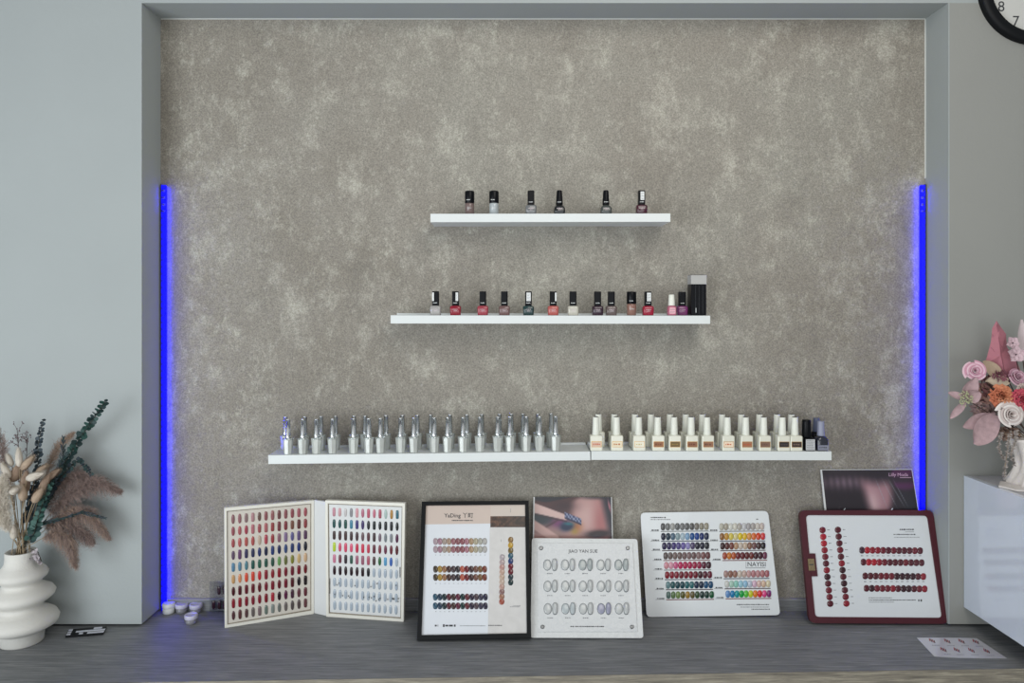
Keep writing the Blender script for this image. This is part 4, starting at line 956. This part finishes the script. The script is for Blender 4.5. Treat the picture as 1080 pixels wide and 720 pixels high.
MB2 = [mat('warm_beige_grass', (160, 136, 118), 0.9), mat('beige_grass', (140, 120, 106), 0.9)]
plume([(50, 545, 0.02), (74, 520, 0.03), (100, 508, 0.04), (128, 518, 0.05)], 'mauve brown plume reaching furthest right out of the vase', MB1, 900, 0.55, 0.055, 11)
plume([(46, 560, 0.0), (70, 540, 0.02), (92, 540, 0.03), (116, 568, 0.03)], 'brown plume arching right with drooping beige tip', MB1+MB2[:1], 900, 0.5, 0.05, 12, droop=0.7)
plume([(44, 568, -0.01), (60, 560, 0.0), (74, 572, 0.0), (80, 598, 0.0)], 'short brown plume hanging down over the right of the vase', MB1+MB2, 700, 0.45, 0.045, 13, droop=1.0)
plume([(44, 540, 0.03), (62, 512, 0.05), (82, 500, 0.05), (104, 512, 0.06)], 'dusky plume behind the eucalyptus branches', MB1, 700, 0.6, 0.055, 14)
plume([(46, 555, 0.01), (66, 548, 0.03), (84, 560, 0.03), (98, 572, 0.03)], 'dense brown plume low at the right of the bouquet', MB1, 700, 0.6, 0.05, 16)
plume([(40, 530, 0.04), (52, 490, 0.05), (62, 470, 0.05), (78, 456, 0.05)], 'sandy plume half hidden behind tall eucalyptus branch', MB2, 420, 0.3, 0.045, 15, droop=0.0)
plume([(10, 560, -0.05), (4, 545, -0.06), (2, 528, -0.06), (4, 500, -0.05)], 'fluffy cream pampas plume cut by the left of the photo', [mat('cream_grass', (196, 186, 170), 0.9), mat('ivory_grass', (206, 198, 186), 0.9)], 1100, 0.6, 0.045, 17, droop=0.2)
plume([(14, 530, 0.02), (6, 495, 0.03), (2, 470, 0.03), (-4, 450, 0.03)], 'faint brown plume behind bunny tails at the left', MB1, 420, 0.35, 0.05, 18, droop=0.1)
# statice twigs
def twigs(pts, label, seed):
    t, m0 = plant('dried_flower_twig', label, 'twig', 'dried twigs in the wavy vase'); rnd = random.Random(seed)
    path = [m0, Vector((m0.x*0.4+VX*0.6, VY, VTOP+0.005))]+[at(*p) for p in pts]
    b = MB(); b.tube(path, [0.0014, 0.0014, 0.0012, 0.001, 0.0008][:len(path)], 5); fl = MB()
    for k in range(26):
        u = rnd.uniform(len(path)-2.6, len(path)-1.01); i = int(u); p = path[i].lerp(path[i+1], u-i)
        e = p+Vector((rnd.gauss(0, 0.011), rnd.gauss(0, 0.008), rnd.uniform(0.008, 0.030))); b.tube([p, p.lerp(e, 0.5)+Vector((0.001, 0, 0.001)), e], 0.0005, 4)
        for q_ in range(4):
            c_ = e+Vector((rnd.gauss(0, .003), rnd.gauss(0, .003), rnd.gauss(0, .003)))
            fl.lathe([(0.0006, c_.z-0.002), (0.0016, c_.z), (0.0009, c_.z+0.002)], 5, c=(c_.x, c_.y))
    b.build('stem', M_TWIG, t, m0); fl.build('buds', mat('dried_mauve_bud', (110, 94, 98), 0.9), t, m0)
twigs([(24, 540, 0.02), (22, 500, 0.02), (18, 452, 0.02)], 'brownish twig of tiny dried buds, tallest at the left of the bouquet', 1)
twigs([(26, 540, 0.03), (27, 500, 0.03), (29, 462, 0.03)], 'brownish twig of tiny dried buds beside the slate eucalyptus branch', 2)
# bunny tails
def bunny(x, y, ang, ln, wd, col, label, dy, seed):
    t, m0 = plant('bunny_tail_stem', label, 'dried grass', 'bunny tail grasses in the wavy vase'); rnd = random.Random(seed)
    c_ = at(x, y, dy); d = Vector((math.sin(ang), rnd.uniform(-.15, .15), math.cos(ang))).normalized(); L = ln*kx; R = wd*kx/2
    b0 = c_-d*L/2
    path = bez(m0, Vector((b0.x*0.35+VX*0.65, VY+dy*0.5, (VTOP+b0.z)/2+0.01)) if b0.z > VTOP+0.03 else Vector((VX, VY, VTOP+0.02)), b0, 8)
    b = MB(); b.tube(path, 0.0013, 5); b.build('stem', M_STEM, t, m0)
    b = MB(); a = d.cross(Vector((0, 1, 0.1))).normalized(); e = d.cross(a); n_ = 14; rings = []
    prof_ = [(0.0, 0.25), (0.08, 0.7), (0.22, 0.96), (0.42, 1.0), (0.62, 0.88), (0.8, 0.62), (0.93, 0.32), (1.0, 0.08)]
    for s_, r_ in prof_: rings.append([b0+d*L*s_+(a*math.cos(2*PI*k/n_)+e*math.sin(2*PI*k/n_))*R*0.85*r_*rnd.uniform(0.92, 1.08) for k in range(n_)])
    b.loft(rings, 0, True, True)
    for k in range(900):
        s_ = rnd.uniform(0.02, 0.98); r_ = R*math.sin(PI*min(1, max(0, 0.12+0.86*s_)))**0.5; th = rnd.uniform(0, 2*PI); o_ = a*math.cos(th)+e*math.sin(th)
        p = b0+d*L*s_+o_*r_*0.78; tt = p+(o_*0.7+d*0.9).normalized()*R*rnd.uniform(0.35, 0.85); w_ = d.cross(o_)*0.00028
        b.add([p-w_, p+w_, tt], [(0, 1, 2)])
    b.build('seed_head', col, t, m0)
M_BW = mat('bunny_white', (206, 198, 186), 0.95); M_BB = mat('bunny_beige', (176, 156, 136), 0.95); M_BT = mat('bunny_tan', (156, 134, 116), 0.95)
bt = [(20, 482, -0.15, 20, 8, M_BW, 'cream bunny tail pointing straight up at the top of the cluster', -0.02),
      (29, 488, 0.75, 20, 9, M_BB, 'beige bunny tail leaning up right beside the topmost cream one', -0.03),
      (18, 497, 0.35, 22, 12, M_BT, 'plump tan bunny tail in the middle of the cluster', -0.01),
      (37, 502, 1.25, 20, 9, M_BW, 'white bunny tail lying almost sideways, brightest of the cluster', -0.06),
      (15.5, 517, 0.9, 10, 9, M_BW, 'short round white bunny tail low at the left of cluster', -0.07),
      (6, 496, -0.55, 18, 8, M_BW, 'cream bunny tail leaning left', -0.03),
      (2, 508, -0.9, 18, 8, M_BW, 'cream bunny tail leaning far left at the photo border', -0.04),
      (27, 508, 0.1, 24, 11, M_BT, 'upright tan bunny tail beneath the white sideways one', -0.03),
      (24, 519, 0.0, 18, 10, M_BB, 'beige bunny tail nearest above the straw stems', -0.05),
      (40, 522, 0.6, 18, 10, M_BB, 'beige bunny tail low at the right of the cluster', -0.05),
      (48, 508, 0.5, 22, 9, M_BT, 'tan bunny tail leaning right behind the sideways white one', -0.02),
      (56, 500, 0.9, 18, 8, M_BT, 'tan bunny tail furthest right against the eucalyptus', -0.01),
      (44, 495, 0.9, 14, 8, M_BB, 'small beige bunny tail just above the sideways white one', -0.01),
      (10, 485, -0.35, 14, 7, M_BW, 'small cream bunny tail at the upper left of cluster', -0.01),
      (14.5, 561, 0.05, 15, 8, M_BW, 'white bunny tail hanging low just above the vase mouth', -0.045)]
for i, a_ in enumerate(bt): bunny(*a_, seed=i)
# papery blossoms over the rim
t, m0 = plant('papery_blossom_sprig', 'pale mauve papery blossoms drooping over right edge of the vase mouth', 'dried flower')
b = MB(); b.tube([m0, at(31, 578), at(40, 582, -0.02), at(44, 592, -0.02)], 0.0011, 5); b.build('stem', M_TWIG, t, m0)
b = MB(); rnd = random.Random(9)
for k in range(22):
    x, y = rnd.choice(((36, 581), (39, 586), (42, 592), (40, 590))); c_ = at(x+rnd.gauss(0, 2), y+rnd.gauss(0, 2), -0.025)
    petal(b, c_, c_+Vector((rnd.gauss(0, 1), rnd.gauss(0, 1)-0.4, rnd.gauss(0, 1))).normalized()*0.012, 0.010, (0, -1, 0.3), 0.4, 0, 3, 3, ruff=0.2, seed=k)
b.build('petals', mat('pale_mauve_petal', (176, 168, 172), 0.8), t, m0)

# ---------------------------------------------------------------- flower arrangement on the cabinet
AY = 2.40
def fa(x, y, dy=0.0): return P(x, y, AY+dy)
CV = fa(1094, 470)
t = thing('draped_flower_pot', (CV.x, AY, ctz), 'white fabric draped pot on the white cabinet, cut by the photo edge', 'flower pot')
b = MB(); n = 60; M_CLOTH = mat('white_fabric', (222, 216, 212), 0.8, bump=0.3, bscale=120); rings = []
Hh = fa(0, 462).z-ctz
for s_ in [k/14 for k in range(15)]:
    r = 0.088-0.035*math.sin(PI*s_*0.9)+0.012*s_
    rings.append([((r*(1+0.07*math.sin(9*a_+2*s_)+0.05*math.sin(14*a_-3*s_)))*math.cos(a_), (r*(1+0.07*math.sin(9*a_+2*s_)))*math.sin(a_), 0.001+Hh*s_) for a_ in [2*PI*k/n for k in range(n)]])
b.loft(rings, 0, True, True); b.build('fabric_wrap', M_CLOTH, t)
b = MB(); b.loft([[(x, y, z) for x, y in ((-0.145, -0.030), (-0.125, -0.085), (0.02, -0.125), (0.06, -0.10), (-0.04, -0.03), (-0.10, 0.03))] for z in (0.0008, 0.0065)], 0); b.build('fabric_tail', M_CLOTH, t)
PT = Vector((CV.x, AY, ctz+Hh-0.01)); GF = 'flowers in the fabric draped pot'
def fl(name, label, cat='flower'): return thing(name, PT, label, cat, GF)
def stem(t, to, m=None, r=0.0018, mid_=None):
    b = MB(); to = Vector(to); k = mid_ or (PT*0.5+to*0.5+Vector((0.0, 0.01, 0.015))); b.tube(bez(PT+Vector((random.uniform(-.02, .02), random.uniform(-.02, .02), -0.02)), k, to, 7), r, 5); b.build('stem', m or M_TWIG, t, PT)
def rose(c_, R, mats, t, facing=(0, -1, 0.2), layers=5, seed=0, name='petals', frill=0.0):
    b = MB(); f = Vector(facing).normalized(); a = f.cross(Vector((0, 0, 1))).normalized(); e = f.cross(a); rnd = random.Random(seed)
    # overlapping petals wound in a spiral: tall and tight inside, low and open outside
    NPT = layers*2+3; th = rnd.uniform(0, 6)
    for k in range(NPT):
        q_ = (k+1)/NPT; rad = R*(0.13+0.87*q_**1.05); top = R*(0.80-0.50*q_**1.3); arc = PI*(1.05-0.42*q_); th += 2.15+rnd.uniform(-.2, .2)
        nu, nv = 12, 7; vs = []
        for i in range(nv+1):
            s_ = i/nv
            for j in range(nu+1):
                w_ = 2*j/nu-1; an = th+w_*arc/2*(0.7+0.3*s_); rr = rad*(0.50+0.46*s_**1.5)*(0.97+0.07*w_)
                if s_ > 0.8: rr += R*0.22*(s_-0.8)*(0.5+q_)
                h_ = top*math.sin(s_*PI/2)*(1-0.22*abs(w_)**3*s_)-(R*0.25*max(0, s_-0.85) if q_ > 0.3 else 0)
                if frill: rr += R*frill*0.8*math.sin(w_*12+k*2)*s_; h_ += R*frill*1.4*math.cos(w_*15+k*3)*s_
                vs.append(c_+(a*math.cos(an)+e*math.sin(an))*rr+f*h_)
        b.add(vs, [(i*(nu+1)+j, i*(nu+1)+j+1, (i+1)*(nu+1)+j+1, (i+1)*(nu+1)+j) for i in range(nv) for j in range(nu)], k % len(mats), True)
    b.build(name, mats, t, PT)
def fmat(k, c_): return mat(k, c_, 0.7, noise=0.08, nscale=90)
S = AY/F
t = fl('pink_spear_leaf', 'tall pointed dusty pink dried leaf rising at the top of the arrangement', 'dried leaf')
b = MB(); tip_ = fa(1051, 338, 0.03); bs = fa(1062, 404, 0.03); b_n = Vector((0.1, -1, 0))
out = [(1051, 338), (1046.5, 346), (1045.2, 360), (1041, 376), (1038.5, 384), (1048, 394), (1062, 404), (1078, 396), (1073, 382), (1062, 366), (1061, 352), (1055, 344)]
npl = len(out); ctr = (1054, 372); vs = [tuple(fa(x, y, 0.03+(0.006 if i % 2 else -0.002))) for i, (x, y) in enumerate(out)]+[tuple(fa(1053.5, 350, 0.018)), tuple(fa(1055, 375, 0.016)), tuple(fa(1060, 394, 0.018))]
fs = [(0, 1, npl), (1, 2, npl), (2, 3, npl+1), (npl, 2, npl+1), (3, 4, npl+1), (4, 5, npl+1), (5, npl+2, npl+1), (5, 6, npl+2), (6, 7, npl+2), (7, 8, npl+2), (8, npl+1, npl+2), (8, 9, npl+1), (9, 10, npl+1), (10, npl, npl+1), (10, 11, npl), (11, 0, npl)]
b.add(vs, fs, 0, False)
b.build('leaf_blade', fmat('dusty_pink_leaf', (176, 112, 124)), t, PT); stem(t, bs)
b = MB()
for (x, y) in ((1046, 352), (1045, 366), (1042, 380), (1060, 356), (1064, 374), (1070, 388)): b.tube([fa(x, y, 0.0275), fa(1057, y+14 if y < 380 else 400, 0.0165)], 0.0004, 4)
b.tube([fa(1051.5, 342, 0.024), fa(1054, 360, 0.0155), fa(1060, 396, 0.0165)], 0.0007, 5)
b.build('leaf_veins', fmat('leaf_vein', (140, 84, 98)), t, PT)
t = fl('pale_dried_leaf', 'narrow pale pinkish dried leaf at the right border behind the pink one', 'dried leaf')
b = MB(); petal(b, fa(1079, 380, 0.03), fa(1077, 337, 0.03), 0.032, (0, -1, 0), 0.2, 0, pw=1.0); b.build('leaf_blade', fmat('pale_leaf', (198, 184, 186)), t, PT); stem(t, fa(1079, 380, 0.03))
t = fl('pink_rose', 'light pink rose at the upper left of the arrangement'); rose(fa(1027.5, 391.5), 11.5*S, [fmat('rose_pink', (226, 192, 204)), fmat('rose_pink_deep', (204, 150, 170))], t, (-0.35, -1, 0.25), 7, 1); stem(t, fa(1030, 392, 0.01))
t = fl('white_rose', 'creamy white rose low in the middle of the arrangement'); rose(fa(1063, 437, -0.04), 14*S, [fmat('rose_white', (230, 222, 218)), fmat('rose_cream', (206, 192, 188))], t, (-0.1, -1, 0.15), 7, 2); stem(t, fa(1064, 437, -0.03))
t = fl('orange_carnation', 'ruffled orange carnation above the white rose'); rose(fa(1055, 418, -0.02), 13*S, [fmat('carn_orange', (208, 132, 96)), fmat('carn_deep', (192, 110, 80)), fmat('carn_peach', (212, 144, 110))], t, (-0.1, -1, 0.2), 7, 3, frill=0.10); stem(t, fa(1057, 418, -0.01))
t = fl('coral_carnation', 'coral pink flower at the right border beside orange carnation'); rose(fa(1075, 421, -0.03), 12*S, [fmat('coral', (206, 92, 104)), fmat('coral_deep', (190, 70, 92))], t, (0.0, -1, 0.2), 6, 4, frill=0.07); stem(t, fa(1076, 421, -0.02))
t = fl('mauve_rose', 'mauve pink rose above the coral flower'); rose(fa(1071, 398, 0.0), 10*S, [fmat('mauve_r', (206, 170, 184)), fmat('mauve_d', (182, 136, 154))], t, (0.1, -1, 0.4), 5, 5); stem(t, fa(1073, 398, 0.01))
t = fl('cream_carnation', 'small cream flower at the right border between mauve rose and coral flower'); rose(fa(1077, 410, -0.02), 7*S, [fmat('creamc', (206, 186, 178))], t, (0, -1, 0.2), 4, 6, frill=0.08); stem(t, fa(1078, 410))
def blossom(x, y, R, label, m, mc, dy=0.0, np_=5, face=(0, -1, 0.1), seed=0):
    t = fl('five_petal_blossom', label); b = MB(); c_ = fa(x, y, dy); f = Vector(face).normalized(); a = f.cross(Vector((0, 0, 1))).normalized(); e = f.cross(a)
    for k in range(np_):
        th = 2*PI*k/np_+0.3+seed; o_ = a*math.cos(th)+e*math.sin(th); petal(b, c_, c_+o_*R+f*R*0.15, R*1.05, f, 0.25, 0, 5, 5, 0.9, ruff=0.05, seed=k)
    b.build('petals', m, t, PT); b = MB(); b.lathe([(0.001, c_.z-0.002), (0.0028, c_.z), (0.001, c_.z+0.002)], 8, c=(c_.x+f.x*0.003, c_.y+f.y*0.003)); b.build('flower_centre', mc, t, PT); stem(t, c_, r=0.0009)
MBL = fmat('blush_white', (206, 180, 188)); MC_ = plain((74, 56, 62))
blossom(1067.5, 361.5, 7*S, 'small blush white blossom, upper of the two beside pink leaf', MBL, MC_, 0.0)
blossom(1071, 373.5, 9*S, 'larger blush white blossom below its twin beside pink leaf', MBL, MC_, -0.01, seed=0.6)
MPM = mat('pale_mauve_bract', (186, 158, 162), 0.7, noise=0.25, nscale=70)
t = fl('bract_flower', 'pale mauve petalled flower with green knobbly centre at far left of arrangement')
b = MB()
petal(b, fa(1018, 420, -0.02), fa(1029, 398, -0.03), 17*S, (0.1, -1, 0.1), 0.25, 0, 6, 6, 0.75)
petal(b, fa(1020, 421, -0.022), fa(1034, 414, -0.03), 14*S, (0.1, -1, 0.1), 0.3, 0, 6, 6, 0.85)
petal(b, fa(1018, 420, -0.02), fa(1000, 414, 0.0), 8*S, (0, -1, 0.3), 0.3, 0, 5, 6, 0.9)
petal(b, fa(1018, 424, -0.02), fa(1002, 441, 0.0), 8*S, (0, -1, 0.3), 0.3, 0, 5, 6, 0.9)
b.build('petals', MPM, t, PT)
b = MB(); rnd = random.Random(4)
for k in range(60):
    a_ = rnd.uniform(0, 2*PI); r = math.sqrt(rnd.random())*7*S; c_ = fa(1017.5, 420, -0.03)+Vector((r*math.cos(a_), rnd.uniform(-.008, .004), r*math.sin(a_)*1.1)); q_ = 0.0028
    b.lathe([(0.0004, c_.z-q_), (q_*0.75, c_.z-q_*0.5), (q_, c_.z), (q_*0.7, c_.z+q_*0.6), (0.0004, c_.z+q_)], 6, c=(c_.x, c_.y))
b.build('flower_centre', fmat('green_cream', (176, 178, 142)), t, PT); stem(t, fa(1024, 424, -0.01), mid_=fa(1050, 438, -0.01), r=0.0016)
t = fl('heart_bract_leaf', 'large heart shaped pale mauve bract hanging at the lower left of arrangement', 'dried leaf')
b = MB()
petal(b, fa(1051, 437, -0.02), fa(1028, 468, -0.04), 25*S, (-0.1, -1, 0.0), 0.18, 0, 8, 8, 1.05, ruff=0.02)
petal(b, fa(1048, 438, -0.015), fa(1016, 450, -0.02), 15*S, (-0.2, -1, 0.1), 0.2, 0, 6, 8, 1.0, seed=3)
b.build('petals', MPM, t, PT); stem(t, fa(1050, 437, -0.018))
t = fl('beige_leaf', 'beige dried leaf between pink rose and pink spear leaf', 'dried leaf'); b = MB(); petal(b, fa(1056, 398, 0.01), fa(1037, 381, 0.01), 15*S, (0, -1, 0.2), 0.2, 0, pw=0.9); b.build('leaf_blade', fmat('beige_l', (184, 162, 140)), t, PT); stem(t, fa(1056, 398, 0.01))
t = fl('cream_leaf', 'cream dried leaf just right of the pink rose', 'dried leaf'); b = MB(); petal(b, fa(1064, 402, -0.005), fa(1040, 402, -0.01), 13*S, (0, -1, 0.5), 0.3, 0, pw=0.9, ruff=0.08); b.build('leaf_blade', fmat('cream_l', (200, 184, 164)), t, PT); stem(t, fa(1064, 402, 0))
def filler(label, x, y, rx, ry, m, n_, seed, sz=0.012, dy=0.03, name='filler_foliage'):
    t = fl(name, label, 'foliage'); rnd = random.Random(seed); b = MB()
    for k in range(n_):
        a_ = rnd.uniform(0, 2*PI); r = math.sqrt(rnd.random()); c_ = fa(x+rx*r*math.cos(a_), y+ry*r*math.sin(a_), dy+rnd.uniform(-.015, .015)); d = (c_-PT).normalized()+Vector((rnd.gauss(0, .5), rnd.gauss(0, .3), rnd.gauss(0, .5)))
        petal(b, c_, c_+d.normalized()*sz*rnd.uniform(0.7, 1.3), sz*0.45, (rnd.gauss(0, .4), -1, rnd.gauss(0, .4)), 0.2, rnd.randrange(len(m)), 2, 3)
    b.build('leaves', m, t, PT); stem(t, fa(x, y, dy))
filler('dusty rose dried foliage filling behind the orange carnation', 1046, 412, 13, 15, [fmat('dr1', (158, 116, 110)), fmat('dr2', (140, 96, 98)), fmat('dr3', (176, 140, 128))], 170, 1, 0.020)
filler('dark plum foliage tucked below the pink spear leaf', 1058, 398, 12, 5, [fmat('dp1', (110, 62, 76)), fmat('dp2', (136, 84, 94))], 110, 2, 0.012, 0.0)
filler('mauve foliage beneath the far left flower', 1040, 432, 13, 10, [fmat('mf1', (150, 124, 122)), fmat('mf2', (168, 140, 136))], 120, 3, 0.018)
filler('tan fluffy foliage under the white rose', 1064, 457, 14, 7, [fmat('tf1', (160, 132, 116)), fmat('tf2', (142, 114, 102))], 200, 4, 0.012, 0.01)
# hanging twigs of tiny leaves
for i, (pts, lb) in enumerate((([(1056, 456), (1053, 470), (1056, 480), (1061, 486)], 'leftmost hanging strand of tiny grey leaves under the arrangement'),
                               ([(1066, 454), (1063, 470), (1061, 486), (1059, 503)], 'longest hanging strand of tiny grey leaves under the arrangement'),
                               ([(1072, 454), (1071, 466), (1066, 478), (1070, 490)], 'hanging strand of tiny grey leaves nearest the fabric pot'))):
    t = fl('hanging_strand', lb, 'foliage'); ps = [fa(x, y, -0.055 if i else -0.04) for x, y in pts]; sm = []
    for a_, c_ in zip(ps, ps[1:]):
        for k in range(8): sm.append(a_.lerp(c_, k/8))
    sm.append(ps[-1]); b = MB(); b.tube([PT+Vector((-0.02, -0.02, -0.005))]+ps, 0.0008, 5); b.build('stem', M_STEM, t, PT); rnd = random.Random(i); b = MB()
    for p in sm:
        for k in range(5):
            d = Vector((rnd.gauss(0, 1), rnd.gauss(0, 1), rnd.gauss(0, 1))).normalized(); petal(b, p, p+d*0.008, 0.005, (0, -1, 0.2), 0.2, 0, 2, 2)
    b.build('leaves', fmat('greyed_leaf', (158, 150, 146)), t, PT)
